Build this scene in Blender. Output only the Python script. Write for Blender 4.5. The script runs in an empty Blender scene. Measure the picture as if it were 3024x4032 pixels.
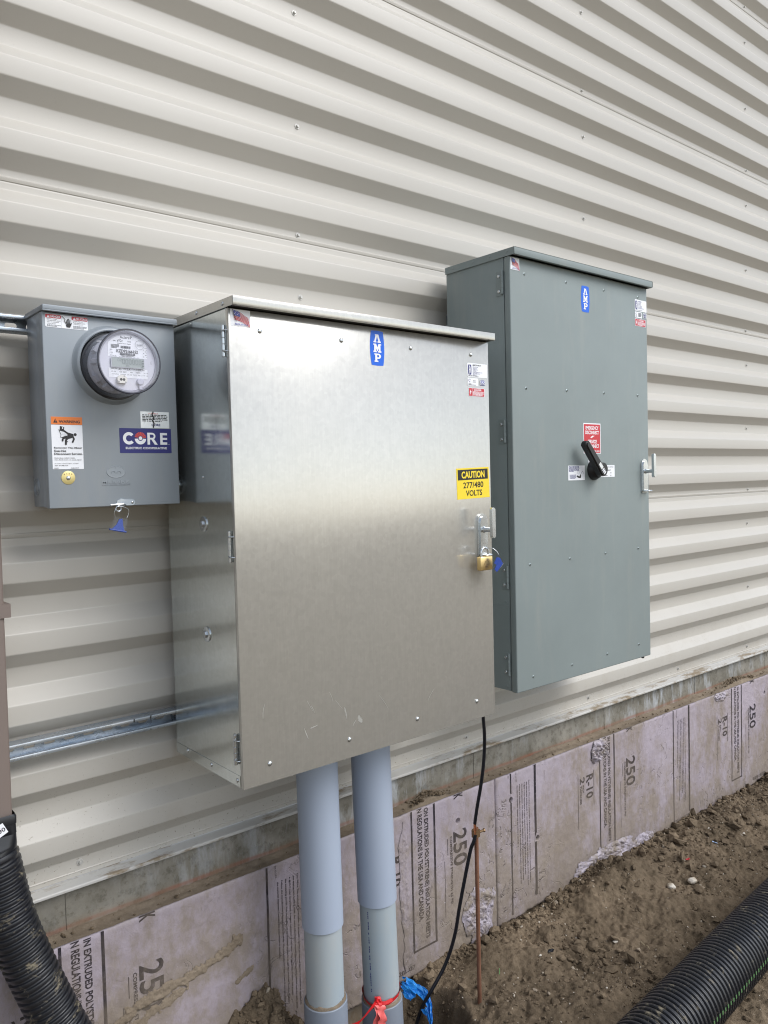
import bpy, bmesh, math, random
import numpy as np
from mathutils import Vector, Matrix, Quaternion

random.seed(7)
SC = bpy.context.scene
COL = SC.collection
PI = math.pi

# ------------------------------------------------------------------ camera
def setup_camera():
    yaw, pitch, roll, fpx = 0.692698, -0.0402047, -0.0252637, 3101.70
    f = Vector((math.sin(yaw) * math.cos(pitch), math.cos(yaw) * math.cos(pitch), math.sin(pitch)))
    r = Vector((math.cos(yaw), -math.sin(yaw), 0))
    u = r.cross(f)
    c, s = math.cos(roll), math.sin(roll)
    R, U = c * r + s * u, -s * r + c * u
    m = Matrix((R, U, -f)).transposed().to_4x4()
    m.translation = Vector((-1.4833, -2.1424, 1.82477))
    cam = bpy.data.cameras.new('camera')
    o = bpy.data.objects.new('camera', cam)
    COL.objects.link(o)
    o.matrix_world = m
    cam.sensor_fit = 'HORIZONTAL'
    cam.sensor_width = 36.0
    cam.lens = 36.0 * fpx / 3024.0
    cam.clip_start = 0.02
    cam.clip_end = 2000
    SC.camera = o
setup_camera()

# ------------------------------------------------------------------ sky, sun, exposure
SUN_EL, SUN_AZ = math.radians(45), math.radians(152)     # azimuth clockwise from +Y (the wall faces -Y)
W = bpy.data.worlds.new('World')
SC.world = W
W.use_nodes = True
nt = W.node_tree
nt.nodes.clear()
sky = nt.nodes.new('ShaderNodeTexSky')
sky.sky_type = 'NISHITA'
sky.sun_disc = False
sky.sun_elevation = SUN_EL
sky.sun_rotation = SUN_AZ
sky.air_density = 1.0
sky.dust_density = 0.7
sky.ozone_density = 1.0
hs = nt.nodes.new('ShaderNodeHueSaturation')
hs.inputs['Saturation'].default_value = 0.44
bg = nt.nodes.new('ShaderNodeBackground')
bg.inputs['Strength'].default_value = 0.12
wo = nt.nodes.new('ShaderNodeOutputWorld')
nt.links.new(sky.outputs[0], hs.inputs['Color'])
nt.links.new(hs.outputs[0], bg.inputs['Color'])
nt.links.new(bg.outputs[0], wo.inputs['Surface'])

sd = bpy.data.lights.new('sun', 'SUN')
sd.energy = 1.35
sd.angle = math.radians(36)
sd.color = (1.0, 0.99, 0.975)
so = bpy.data.objects.new('sun', sd)
COL.objects.link(so)
sdir = Vector((math.sin(SUN_AZ) * math.cos(SUN_EL), math.cos(SUN_AZ) * math.cos(SUN_EL), math.sin(SUN_EL)))
so.rotation_mode = 'QUATERNION'
so.rotation_quaternion = sdir.to_track_quat('Z', 'Y')
so.location = (2, -4, 6)

SC.view_settings.view_transform = 'Standard'
SC.view_settings.look = 'None'
SC.view_settings.exposure = 0.88
SC.view_settings.gamma = 1.0
SC.view_settings.use_curve_mapping = False
SC.cycles.max_bounces = 10
SC.cycles.transparent_max_bounces = 12
SC.cycles.use_denoising = True
SC.cycles.filter_width = 1.1

# ------------------------------------------------------------------ materials
def mat(name, color=(0.5, 0.5, 0.5), rough=0.5, metal=0.0, spec=0.5):
    m = bpy.data.materials.new(name)
    m.use_nodes = True
    b = m.node_tree.nodes['Principled BSDF']
    b.inputs['Base Color'].default_value = (*color, 1)
    b.inputs['Roughness'].default_value = rough
    b.inputs['Metallic'].default_value = metal
    b.inputs['Specular IOR Level'].default_value = spec
    return m

class N:
    """tiny helper that wires nodes of one material"""
    def __init__(s, m):
        s.m, s.t = m, m.node_tree
        s.b = s.t.nodes['Principled BSDF']
        s.geo = s.t.nodes.new('ShaderNodeNewGeometry')
    def n(s, typ, **kw):
        x = s.t.nodes.new(typ)
        for k, v in kw.items():
            setattr(x, k, v)
        return x
    def l(s, a, b):
        s.t.links.new(a, b)
    def pos(s, scale=(1, 1, 1), off=(0, 0, 0)):
        mp = s.n('ShaderNodeMapping')
        mp.inputs['Scale'].default_value = scale
        mp.inputs['Location'].default_value = off
        s.l(s.geo.outputs['Position'], mp.inputs['Vector'])
        return mp.outputs[0]
    def noise(s, scale, detail=4, rough=0.55, vec=None, dist=0.0):
        x = s.n('ShaderNodeTexNoise')
        x.inputs['Scale'].default_value = scale
        x.inputs['Detail'].default_value = detail
        x.inputs['Roughness'].default_value = rough
        x.inputs['Distortion'].default_value = dist
        s.l(vec if vec is not None else s.geo.outputs['Position'], x.inputs['Vector'])
        return x.outputs['Fac']
    def voronoi(s, scale, vec=None, out='Distance', feature='F1'):
        x = s.n('ShaderNodeTexVoronoi', feature=feature)
        x.inputs['Scale'].default_value = scale
        s.l(vec if vec is not None else s.geo.outputs['Position'], x.inputs['Vector'])
        return x.outputs[out]
    def ramp(s, fac, *stops):
        r = s.n('ShaderNodeValToRGB')
        el = r.color_ramp.elements
        while len(el) > 1:
            el.remove(el[-1])
        for i, (p, c) in enumerate(stops):
            e = el[0] if i == 0 else el.new(p)
            e.position = p
            e.color = (c, c, c, 1) if not hasattr(c, '__len__') else (*c, 1)
        s.l(fac, r.inputs[0])
        return r.outputs[0]
    def mix(s, fac, a, b, blend='MIX'):
        x = s.n('ShaderNodeMix', data_type='RGBA', blend_type=blend)
        for sock, v in ((x.inputs[0], fac), (x.inputs[6], a), (x.inputs[7], b)):
            if isinstance(v, (int, float)):
                sock.default_value = v if sock == x.inputs[0] else (v, v, v, 1)
            elif isinstance(v, tuple):
                sock.default_value = (*v, 1)
            else:
                s.l(v, sock)
        return x.outputs[2]
    def math(s, op, a, b=0.0):
        x = s.n('ShaderNodeMath', operation=op)
        for sock, v in ((x.inputs[0], a), (x.inputs[1], b)):
            if isinstance(v, (int, float)):
                sock.default_value = v
            else:
                s.l(v, sock)
        return x.outputs[0]
    def bump(s, h, strength=0.3, dist=0.002):
        x = s.n('ShaderNodeBump')
        x.inputs['Strength'].default_value = strength
        x.inputs['Distance'].default_value = dist
        s.l(h, x.inputs['Height'])
        s.l(x.outputs[0], s.b.inputs['Normal'])
    def color(s, c):
        s.l(c, s.b.inputs['Base Color'])
    def rough(s, r):
        s.l(r, s.b.inputs['Roughness'])
    def sep(s):
        x = s.n('ShaderNodeSeparateXYZ')
        s.l(s.geo.outputs['Position'], x.inputs[0])
        return x.outputs

M = {}
def make_materials():
    # cream painted siding with faint dust and specks
    m = M['siding'] = mat('siding_paint', (0.60, 0.592, 0.570), 0.38, 0, 0.4)
    a = N(m)
    big = a.noise(1.3, 3, 0.5, a.pos((0.5, 1, 2.0)))
    c = a.mix(a.ramp(big, (0.35, 0.0), (0.7, 1.0)), (0.466, 0.443, 0.400), (0.496, 0.472, 0.428))
    sp = a.noise(150, 2, 0.6)
    lowz = a.ramp(a.math('MULTIPLY', a.sep()[2], 0.5), (0.36, 1.0), (0.62, 0.0))
    spk = a.math('MULTIPLY', a.ramp(sp, (0.66, 0.0), (0.70, 1.0)), a.math('ADD', a.math('MULTIPLY', lowz, 0.75), 0.06))
    c = a.mix(spk, c, (0.20, 0.17, 0.13))
    dust = a.math('MULTIPLY', a.ramp(a.noise(7, 6, 0.7), (0.5, 0.0), (0.75, 1.0)), a.math('ADD', a.math('MULTIPLY', lowz, 0.3), 0.05))
    c = a.mix(dust, c, (0.33, 0.28, 0.21))
    a.color(c)
    a.bump(a.mix(0.35, a.noise(2.2, 2, 0.5, a.pos((0.6, 1, 1.6))), a.noise(9, 3, 0.5, a.pos((0.25, 1, 1)))), 0.22, 0.008)
    # trim with mud
    m = M['trim'] = mat('trim_paint', (0.485, 0.475, 0.450), 0.4, 0, 0.4)
    a = N(m)
    mud = a.ramp(a.noise(9, 7, 0.7, a.pos((0.6, 2, 2))), (0.50, 0.0), (0.60, 1.0))
    a.color(a.mix(mud, (0.485, 0.475, 0.450), (0.24, 0.19, 0.13)))
    # galvanised sheet
    def galv(name, base, r0, r1, metal):
        m = mat(name, base, 0.25, metal)
        a = N(m)
        sp = a.voronoi(95, a.pos((1, 1, 1)), 'Color')
        n1 = a.noise(45, 5, 0.6)
        n2 = a.noise(4, 4, 0.6, a.pos((1, 1, 0.35)))
        v = a.mix(0.35, n1, sp)
        cc = a.mix(a.ramp(v, (0.3, 0.0), (0.72, 1.0)), tuple(x * 0.94 for x in base), tuple(min(1, x * 1.05) for x in base))
        cc = a.mix(a.math('MULTIPLY', a.ramp(n2, (0.45, 0.0), (0.75, 1.0)), 0.22), cc, (0.50, 0.48, 0.42))
        grain = a.noise(1.0, 4, 0.7, a.pos((260, 260, 7)))
        cc = a.mix(a.math('MULTIPLY', a.ramp(grain, (0.35, 1.0), (0.60, 0.0)), 0.16), cc, tuple(x * 0.72 for x in base))
        a.color(cc)
        rr = a.ramp(a.mix(0.5, v, n2), (0.3, r0), (0.7, r1))
        a.rough(rr)
        a.bump(a.math('ADD', a.math('MULTIPLY', a.mix(0.6, a.noise(60, 3, 0.6), a.noise(210, 2, 0.5)), 0.10), a.noise(3.5, 2, 0.4)), 0.10, 0.003)
        return m
    M['galv'] = galv('galvanised_sheet', (0.510, 0.498, 0.460), 0.17, 0.25, 0.58)
    M['galv_side'] = galv('galvanised_side_sheet', (0.66, 0.69, 0.68), 0.13, 0.19, 0.92)
    M['zinc'] = mat('zinc_plated_steel', (0.60, 0.63, 0.65), 0.22, 0.88)
    a = N(M['zinc'])
    a.rough(a.ramp(a.noise(35, 2), (0.3, 0.20), (0.7, 0.28)))
    M['strut'] = mat('strut_zinc', (0.52, 0.56, 0.60), 0.3, 0.72)
    a = N(M['strut'])
    a.color(a.mix(a.ramp(a.noise(18, 5, 0.65, a.pos((0.4, 1, 1))), (0.35, 0), (0.7, 1)), (0.34, 0.40, 0.47), (0.58, 0.61, 0.64)))
    a.rough(a.ramp(a.noise(30, 3), (0.3, 0.16), (0.7, 0.42)))
    # enamel paints
    def enamel(name, col, rough=0.33, spec=0.5):
        m = mat(name, col, rough, 0, spec)
        a = N(m)
        c = a.mix(a.ramp(a.noise(3, 4, 0.6), (0.3, 0.0), (0.7, 1.0)), tuple(x * 0.95 for x in col), tuple(x * 1.05 for x in col))
        streak = a.ramp(a.noise(9, 6, 0.7, a.pos((1.6, 1.6, 0.22))), (0.52, 0.0), (0.74, 1.0))
        c = a.mix(a.math('MULTIPLY', streak, 0.16), c, (0.40, 0.38, 0.33))
        mark = a.ramp(a.noise(34, 3, 0.6, a.pos((1, 1, 0.45))), (0.735, 0.0), (0.75, 1.0))
        c = a.mix(a.math('MULTIPLY', mark, 0.30), c, tuple(x * 0.55 for x in col))
        a.color(c)
        a.bump(a.mix(0.5, a.noise(420, 2, 0.5), a.noise(2.5, 2, 0.5)), 0.10, 0.0012)
        a.rough(a.ramp(a.noise(16, 4), (0.3, rough - 0.03), (0.7, rough + 0.06)))
        return m
    M['meter_grey'] = enamel('meter_grey_enamel', (0.258, 0.286, 0.312), 0.32)
    M['switch_grey'] = enamel('switch_grey_green_enamel', (0.232, 0.268, 0.265), 0.46, 0.22)
    # plastics
    def pvc(name, col, rough, dust):
        m = mat(name, col, rough, 0, 0.45)
        a = N(m)
        d = a.ramp(a.noise(7, 6, 0.65, a.pos((1, 1, 0.35))), (0.42, 0.0), (0.75, dust))
        st = a.ramp(a.noise(26, 5, 0.7), (0.70, 0.0), (0.78, 0.30 if dust > 0.2 else 0.04))
        c = a.mix(d, col, (0.43, 0.41, 0.36))
        c = a.mix(st, c, (0.20, 0.20, 0.20))
        a.color(c)
        a.rough(a.ramp(a.noise(9, 3), (0.3, rough - 0.05), (0.7, rough + 0.1)))
        return m
    M['pvc_new'] = pvc('grey_pvc_clean', (0.335, 0.385, 0.475), 0.42, 0.05)
    M['pvc_old'] = pvc('grey_pvc_weathered', (0.305, 0.358, 0.395), 0.6, 0.50)
    M['pvc_bell'] = pvc('grey_pvc_bell', (0.215, 0.245, 0.295), 0.45, 0.12)
    M['black_plastic'] = mat('black_plastic', (0.010, 0.011, 0.014), 0.30, 0, 0.5)
    m = M['black_pipe'] = mat('black_corrugated_plastic', (0.014, 0.015, 0.019), 0.36, 0, 0.5)
    a = N(m)
    mud = a.ramp(a.noise(20, 7, 0.75, a.pos((1, 1, 1)), 0.4), (0.57, 0.0), (0.65, 1.0))
    film = a.ramp(a.noise(5, 4, 0.6), (0.35, 0.0), (0.8, 0.16))
    c = a.mix(film, (0.010, 0.011, 0.015), (0.060, 0.057, 0.050))
    c = a.mix(a.math('MULTIPLY', mud, 0.85), c, (0.21, 0.18, 0.125))
    a.color(c)
    a.rough(a.mix(mud, 0.34, 0.9))
    M['black_paint'] = mat('black_moulded_handle', (0.012, 0.012, 0.013), 0.42, 0, 0.5)
    M['gasket'] = mat('dark_rubber', (0.02, 0.018, 0.018), 0.8)
    M['cable'] = mat('black_cable_jacket', (0.011, 0.012, 0.016), 0.30, 0, 0.5)
    m = M['copper_bright'] = mat('bright_copper', (0.78, 0.36, 0.20), 0.3, 1.0)
    m = M['copper_old'] = mat('oxidised_copper', (0.23, 0.105, 0.062), 0.55, 0.35)
    a = N(m)
    a.color(a.mix(a.ramp(a.noise(30, 5, 0.6, a.pos((1, 1, 0.3))), (0.35, 0), (0.7, 1)), (0.19, 0.085, 0.05), (0.30, 0.15, 0.095)))
    M['bronze'] = mat('dull_bronze', (0.28, 0.18, 0.10), 0.45, 0.8)
    m = M['brass'] = mat('brushed_brass', (0.82, 0.62, 0.30), 0.30, 1.0)
    a = N(m)
    a.rough(a.ramp(a.noise(40, 3, 0.6, a.pos((0.2, 1, 3))), (0.3, 0.24), (0.7, 0.42)))
    M['brass_tag'] = mat('yellow_brass_tag', (0.66, 0.55, 0.24), 0.38, 0.55)
    m = M['downspout'] = mat('brown_downspout_paint', (0.185, 0.148, 0.130), 0.42, 0, 0.4)
    # concrete
    m = M['concrete'] = mat('stained_concrete', (0.2, 0.19, 0.15), 0.85, 0, 0.3)
    a = N(m)
    n1 = a.noise(5, 8, 0.65)
    c = a.mix(a.ramp(n1, (0.3, 0), (0.7, 1)), (0.125, 0.114, 0.088), (0.290, 0.272, 0.235))
    c = a.mix(a.math('MULTIPLY', a.ramp(a.noise(28, 6, 0.75), (0.50, 0), (0.62, 1)), 0.55), c, (0.085, 0.075, 0.055))
    stre = a.math('MULTIPLY', a.ramp(a.noise(9, 7, 0.7, a.pos((1.6, 1, 0.45))), (0.50, 0), (0.68, 1.0)), a.ramp(a.noise(0.9, 2, 0.5), (0.42, 0.12), (0.58, 0.95)))
    c = a.mix(stre, c, (0.43, 0.45, 0.47))
    z = a.sep()[2]
    wav = a.math('ADD', z, a.math('MULTIPLY', a.math('SUBTRACT', a.noise(3.5, 4, 0.6), 0.5), 0.016))
    red = a.math('MULTIPLY', a.ramp(wav, (0.0, 0), (0.630, 0), (0.634, 1), (0.641, 1), (0.646, 0)), a.ramp(a.noise(3, 6, 0.7, a.pos((1, 1, 1))), (0.30, 0.10), (0.66, 0.62)))
    c = a.mix(red, c, (0.30, 0.075, 0.045))
    c = a.mix(a.math('MULTIPLY', a.ramp(wav, (0.0, 1), (0.628, 1), (0.662, 0)), a.ramp(a.noise(8, 5, 0.7), (0.3, 0.1), (0.65, 0.8))), c, (0.17, 0.115, 0.065))
    a.color(c)
    a.bump(a.mix(0.5, a.noise(40, 6, 0.7), a.voronoi(55)), 0.35, 0.003)
    # extruded foam board: lilac facer with dried mud
    def mudmask(a):
        n1 = a.noise(2.6, 7, 0.70, a.pos((1, 1, 0.8)), 0.4)
        n2 = a.noise(15, 6, 0.75, a.pos((1, 1, 0.5)))
        x, z = a.sep()[0], a.sep()[2]
        lowz = a.ramp(z, (0.02, 0.13), (0.30, 0.06), (0.60, -0.01))
        # the tan halo of the mud thrown across the left board
        dl = a.math('MULTIPLY', a.math('ABSOLUTE', a.math('SUBTRACT', z, a.math('ADD', a.math('MULTIPLY', x, 0.19), 0.485))), 10.0)
        halo = a.math('MULTIPLY', a.ramp(dl, (0.0, 0.17), (0.25, 0.11), (0.85, 0.0)), a.ramp(a.math('ADD', x, 1.0), (0.05, 0.0), (0.2, 1.0), (0.62, 1.0), (0.8, 0.0)))
        v = a.math('ADD', a.math('ADD', a.math('ADD', a.math('MULTIPLY', n1, 0.58), a.math('MULTIPLY', n2, 0.42)), lowz), halo)
        return a.ramp(v, (0.450, 0.0), (0.530, 0.38), (0.60, 0.80), (0.72, 1.0))
    m = M['foam'] = mat('lilac_foam_board', (0.42, 0.35, 0.41), 0.55, 0, 0.4)
    a = N(m)
    c = a.mix(a.ramp(a.noise(3, 5, 0.6), (0.3, 0), (0.7, 1)), (0.330, 0.284, 0.320), (0.405, 0.353, 0.397))
    wv = a.n('ShaderNodeTexNoise')
    wv.inputs['Scale'].default_value = 7
    a.l(a.geo.outputs['Position'], wv.inputs['Vector'])
    ad = a.n('ShaderNodeVectorMath', operation='MULTIPLY_ADD')
    a.l(wv.outputs['Color'], ad.inputs[0])
    ad.inputs[1].default_value = (0.16, 0.16, 0.16)
    a.l(a.geo.outputs['Position'], ad.inputs[2])
    crease = a.math('ABSOLUTE', a.math('SUBTRACT', a.noise(8.5, 3, 0.55, ad.outputs[0], 1.2), 0.5))
    where = a.ramp(a.math('ADD', a.noise(2.2, 4, 0.6, a.pos((1, 1, 1), (3, 1, 2))), a.ramp(a.sep()[2], (0.0, 0.16), (0.55, 0.0))), (0.50, 0.0), (0.66, 1.0))
    line = a.math('MULTIPLY', a.math('MULTIPLY', a.ramp(crease, (0.0, 1.0), (0.016, 0.0)), a.ramp(a.noise(24, 2, 0.5), (0.48, 0.0), (0.58, 1.0))), where)
    c = a.mix(a.math('MULTIPLY', mudmask(a), 0.88), c, a.mix(a.noise(20, 5, 0.7), (0.155, 0.120, 0.082), (0.290, 0.240, 0.175)))
    c = a.mix(a.math('MULTIPLY', line, 0.55), c, (0.10, 0.08, 0.07))
    fleck = a.math('MULTIPLY', a.ramp(a.noise(75, 3, 0.6), (0.70, 0), (0.73, 1)), where)
    c = a.mix(a.math('MULTIPLY', fleck, 0.8), c, (0.60, 0.56, 0.60))
    a.color(c)
    h = a.math('SUBTRACT', a.mix(0.4, a.noise(26, 7, 0.7, None, 0.8), a.voronoi(34, None, 'Distance')), a.math('MULTIPLY', line, 0.9))
    a.bump(h, 0.65, 0.006)
    m = M['foam_ink'] = mat('foam_print_ink', (0.05, 0.04, 0.05), 0.6, 0, 0.3)
    a = N(m)
    c = a.mix(a.ramp(a.noise(60, 4, 0.7), (0.54, 0.0), (0.74, 0.5)), (0.024, 0.020, 0.026), (0.22, 0.19, 0.21))
    c = a.mix(a.math('MULTIPLY', mudmask(a), 0.55), c, (0.20, 0.16, 0.118))
    a.color(c)
    m = M['facer'] = mat('torn_plastic_facer', (0.48, 0.42, 0.49), 0.45, 0, 0.35)
    a = N(m)
    a.color(a.mix(a.ramp(a.noise(18, 6, 0.7), (0.42, 0), (0.62, 1)), (0.38, 0.34, 0.385), (0.22, 0.18, 0.145)))
    # soil
    def soil(name, lo, hi, bumpd, yard=False):
        m = mat(name, lo, 0.92, 0, 0.2)
        a = N(m)
        v = a.mix(0.42, a.noise(3.4, 7, 0.68), a.noise(45, 6, 0.7))
        c = a.mix(a.ramp(v, (0.38, 0), (0.62, 1)), lo, hi)
        peb = a.ramp(a.noise(210, 2, 0.5), (0.70, 0), (0.74, 1))
        c = a.mix(a.math('MULTIPLY', peb, 0.6), c, (0.40, 0.35, 0.27))
        damp = a.ramp(a.noise(1.7, 4, 0.6, a.pos((1, 1, 1), (5, 2, 0))), (0.40, 1.0), (0.56, 0.0))
        c = a.mix(a.math('MULTIPLY', damp, 0.30), c, tuple(x * 0.62 for x in lo))
        if yard:      # the open yard away from the building is dry, pale and gravelled
            d = a.math('ADD', a.math('MULTIPLY', a.sep()[1], -0.12), a.math('MULTIPLY', a.noise(0.5, 5, 0.6), 0.25))
            c = a.mix(a.ramp(d, (0.24, 0.0), (0.50, 1.0)), c, a.mix(a.noise(2.0, 5, 0.6), (0.150, 0.119, 0.074), (0.235, 0.190, 0.124)))
        a.color(c)
        a.bump(a.mix(0.5, a.noise(60, 8, 0.75), a.noise(190, 4, 0.7)), 0.8, bumpd)
        return m
    M['soil'] = soil('brown_soil', (0.092, 0.068, 0.043), (0.250, 0.190, 0.128), 0.013, True)
    M['clod'] = soil('soil_clods', (0.090, 0.067, 0.043), (0.250, 0.190, 0.128), 0.004)
    M['mud'] = soil('dried_mud', (0.170, 0.132, 0.094), (0.275, 0.222, 0.165), 0.004)
    m = M['pebble'] = mat('pale_pebble', (0.45, 0.40, 0.33), 0.8, 0, 0.3)
    a = N(m)
    a.color(a.ramp(a.noise(14, 2, 0.5), (0.35, (0.24, 0.19, 0.14)), (0.5, (0.42, 0.36, 0.28)), (0.62, (0.58, 0.54, 0.47))))
    # print colours
    for k, c in dict(white=(0.80, 0.81, 0.84), red=(0.52, 0.022, 0.035), blue=(0.0, 0.115, 0.66), navy=(0.020, 0.022, 0.155),
                     black=(0.010, 0.009, 0.010), yellow=(0.83, 0.62, 0.03), orange=(0.75, 0.19, 0.03), grey=(0.30, 0.31, 0.33),
                     rayred=(0.60, 0.07, 0.055), lcd=(0.34, 0.38, 0.36), lcdink=(0.14, 0.16, 0.155), palegrey=(0.56, 0.57, 0.60),
                     flagblue=(0.045, 0.055, 0.32), green=(0.10, 0.30, 0.09)).items():
        M[k] = mat('print_' + k, c, 0.38, 0, 0.45)
    M['silver'] = mat('silver_foil_label', (0.70, 0.71, 0.72), 0.34, 0.75)
    a = N(M['silver'])
    a.bump(a.noise(130, 4, 0.7), 0.5, 0.0015)
    m = M['stripe'] = mat('green_stripe_ink', (0.070, 0.155, 0.058), 0.55)
    m = M['tape'] = mat('red_barrier_tape', (0.62, 0.018, 0.022), 0.35, 0, 0.5)
    m = M['tape_faded'] = mat('pink_side_of_tape', (0.72, 0.13, 0.12), 0.4, 0, 0.5)
    m = M['rag'] = mat('bright_blue_plastic_sheet', (0.012, 0.22, 0.66), 0.35, 0, 0.5)
    a = N(m)
    a.color(a.mix(a.ramp(a.noise(25, 4, 0.6), (0.35, 0), (0.7, 1)), (0.006, 0.15, 0.52), (0.03, 0.33, 0.82)))
    m = M['seal_blue'] = mat('blue_seal_plastic', (0.012, 0.050, 0.30), 0.35, 0, 0.5)
    M['tube'] = mat('dark_void_plastic', (0.015, 0.017, 0.017), 0.6)
    # clear polycarbonate (a thin sheet: mostly see-through, reflecting at grazing angles)
    def clear(name, tint, body, refl=0.85):
        m = bpy.data.materials.new(name)
        m.use_nodes = True
        t = m.node_tree
        t.nodes.clear()
        out = t.nodes.new('ShaderNodeOutputMaterial')
        tr = t.nodes.new('ShaderNodeBsdfTransparent')
        tr.inputs[0].default_value = (*tint, 1)
        gl = t.nodes.new('ShaderNodeBsdfGlossy')
        gl.inputs['Color'].default_value = (0.95, 0.95, 1.0, 1)
        gl.inputs['Roughness'].default_value = 0.05
        df = t.nodes.new('ShaderNodeBsdfDiffuse')
        df.inputs['Color'].default_value = (0.52, 0.52, 0.60, 1)
        lw = t.nodes.new('ShaderNodeLayerWeight')
        lw.inputs['Blend'].default_value = 0.5
        pw = t.nodes.new('ShaderNodeMath'); pw.operation = 'POWER'; pw.inputs[1].default_value = 4.0
        t.links.new(lw.outputs['Facing'], pw.inputs[0])
        fr = t.nodes.new('ShaderNodeMath'); fr.operation = 'MULTIPLY_ADD'; fr.inputs[1].default_value = refl; fr.inputs[2].default_value = refl * 0.047
        t.links.new(pw.outputs[0], fr.inputs[0])
        mx0 = t.nodes.new('ShaderNodeMixShader')
        mx0.inputs[0].default_value = body
        t.links.new(tr.outputs[0], mx0.inputs[1])
        t.links.new(df.outputs[0], mx0.inputs[2])
        mx = t.nodes.new('ShaderNodeMixShader')
        t.links.new(fr.outputs[0], mx.inputs[0])
        t.links.new(mx0.outputs[0], mx.inputs[1])
        t.links.new(gl.outputs[0], mx.inputs[2])
        t.links.new(mx.outputs[0], out.inputs['Surface'])
        return m
    M['clear'] = clear('clear_polycarbonate', (0.96, 0.96, 0.985), 0.05)
    M['clear_edge'] = clear('clear_polycarbonate_edge', (0.97, 0.97, 0.985), 0.0, 0.30)
make_materials()

# ------------------------------------------------------------------ builders
ORIG = {}
def tag(o, label=None, cat=None, group=None, kind=None):
    if label: o['label'] = label
    if cat: o['category'] = cat
    if group: o['group'] = group
    if kind: o['kind'] = kind
    return o
def thing(name, loc, label, cat, group=None):
    o = bpy.data.objects.new(name, None)
    COL.objects.link(o)
    o.empty_display_size = 0.05
    o.location = loc
    ORIG[o] = Vector(loc)
    return tag(o, label, cat, group)
def obj(name, bm, mats, parent=None, smooth=False, label=None, loc=None, kind=None):
    """link a bmesh given in world coordinates as one mesh object"""
    me = bpy.data.meshes.new(name)
    o = bpy.data.objects.new(name, me)
    if parent is not None:
        org = ORIG[parent]
    else:
        org = Vector(loc) if loc is not None else Vector((0, 0, 0))
    bmesh.ops.translate(bm, verts=bm.verts, vec=-org)
    bm.normal_update()
    bm.to_mesh(me)
    bm.free()
    for m in (mats if isinstance(mats, (list, tuple)) else [mats]):
        me.materials.append(m)
    if smooth:
        me.polygons.foreach_set('use_smooth', [True] * len(me.polygons))
        if smooth != 'all':
            me.set_sharp_from_angle(angle=math.radians(32))
    COL.objects.link(o)
    ORIG[o] = org
    if parent is not None:
        o.parent = parent
    else:
        o.location = org
    return tag(o, label, kind=kind)
def copy_at(src, parent, vec):
    """another copy of a part (mesh shared), moved by vec"""
    c = src.copy()
    COL.objects.link(c)
    c.parent = parent
    c.location = src.location + Vector(vec)
    return c
def B():
    return bmesh.new()
def box(bm, x0, x1, y0, y1, z0, z1, bev=0.0, seg=1, mi=0):
    t = bmesh.new()
    bmesh.ops.create_cube(t, size=1)
    for v in t.verts:
        v.co = Vector(((x0 + x1) / 2 + v.co.x * (x1 - x0), (y0 + y1) / 2 + v.co.y * (y1 - y0), (z0 + z1) / 2 + v.co.z * (z1 - z0)))
    if bev:
        bmesh.ops.bevel(t, geom=t.edges[:], offset=bev, segments=seg, affect='EDGES', profile=0.5)
    join(bm, t, mi)
    return bm
def join(bm, t, mi=0, mtx=None):
    vs = [bm.verts.new(mtx @ v.co if mtx else v.co) for v in t.verts]
    t.verts.index_update()
    for f in t.faces:
        try:
            g = bm.faces.new([vs[v.index] for v in f.verts])
            g.material_index = mi if mi is not None else f.material_index
            g.smooth = f.smooth
        except ValueError:
            pass
    t.free()
def frame(axis):
    a = Vector(axis).normalized()
    h = Vector((0, 0, 1)) if abs(a.z) < 0.9 else Vector((1, 0, 0))
    u = h.cross(a).normalized()
    return a, u, a.cross(u)
def lathe(bm, org, axis, prof, n=32, mi=0, cap=True):
    """prof: (distance along the axis, radius)"""
    a, u, v = frame(axis)
    org = Vector(org)
    rings = []
    for d, r in prof:
        if r < 1e-6:
            rings.append([bm.verts.new(org + a * d)])
        else:
            rings.append([bm.verts.new(org + a * d + (u * math.cos(2 * PI * i / n) + v * math.sin(2 * PI * i / n)) * r) for i in range(n)])
    for A, C in zip(rings, rings[1:]):
        for i in range(n):
            j = (i + 1) % n
            if len(A) == 1 and len(C) == 1: continue
            if len(A) == 1: f = bm.faces.new((A[0], C[j], C[i]))
            elif len(C) == 1: f = bm.faces.new((A[i], A[j], C[0]))
            else: f = bm.faces.new((A[i], A[j], C[j], C[i]))
            f.material_index = mi
    if cap:
        for R, flip in ((rings[0], True), (rings[-1], False)):
            if len(R) > 1:
                f = bm.faces.new(R[::-1] if flip else R)
                f.material_index = mi
    return bm
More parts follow.
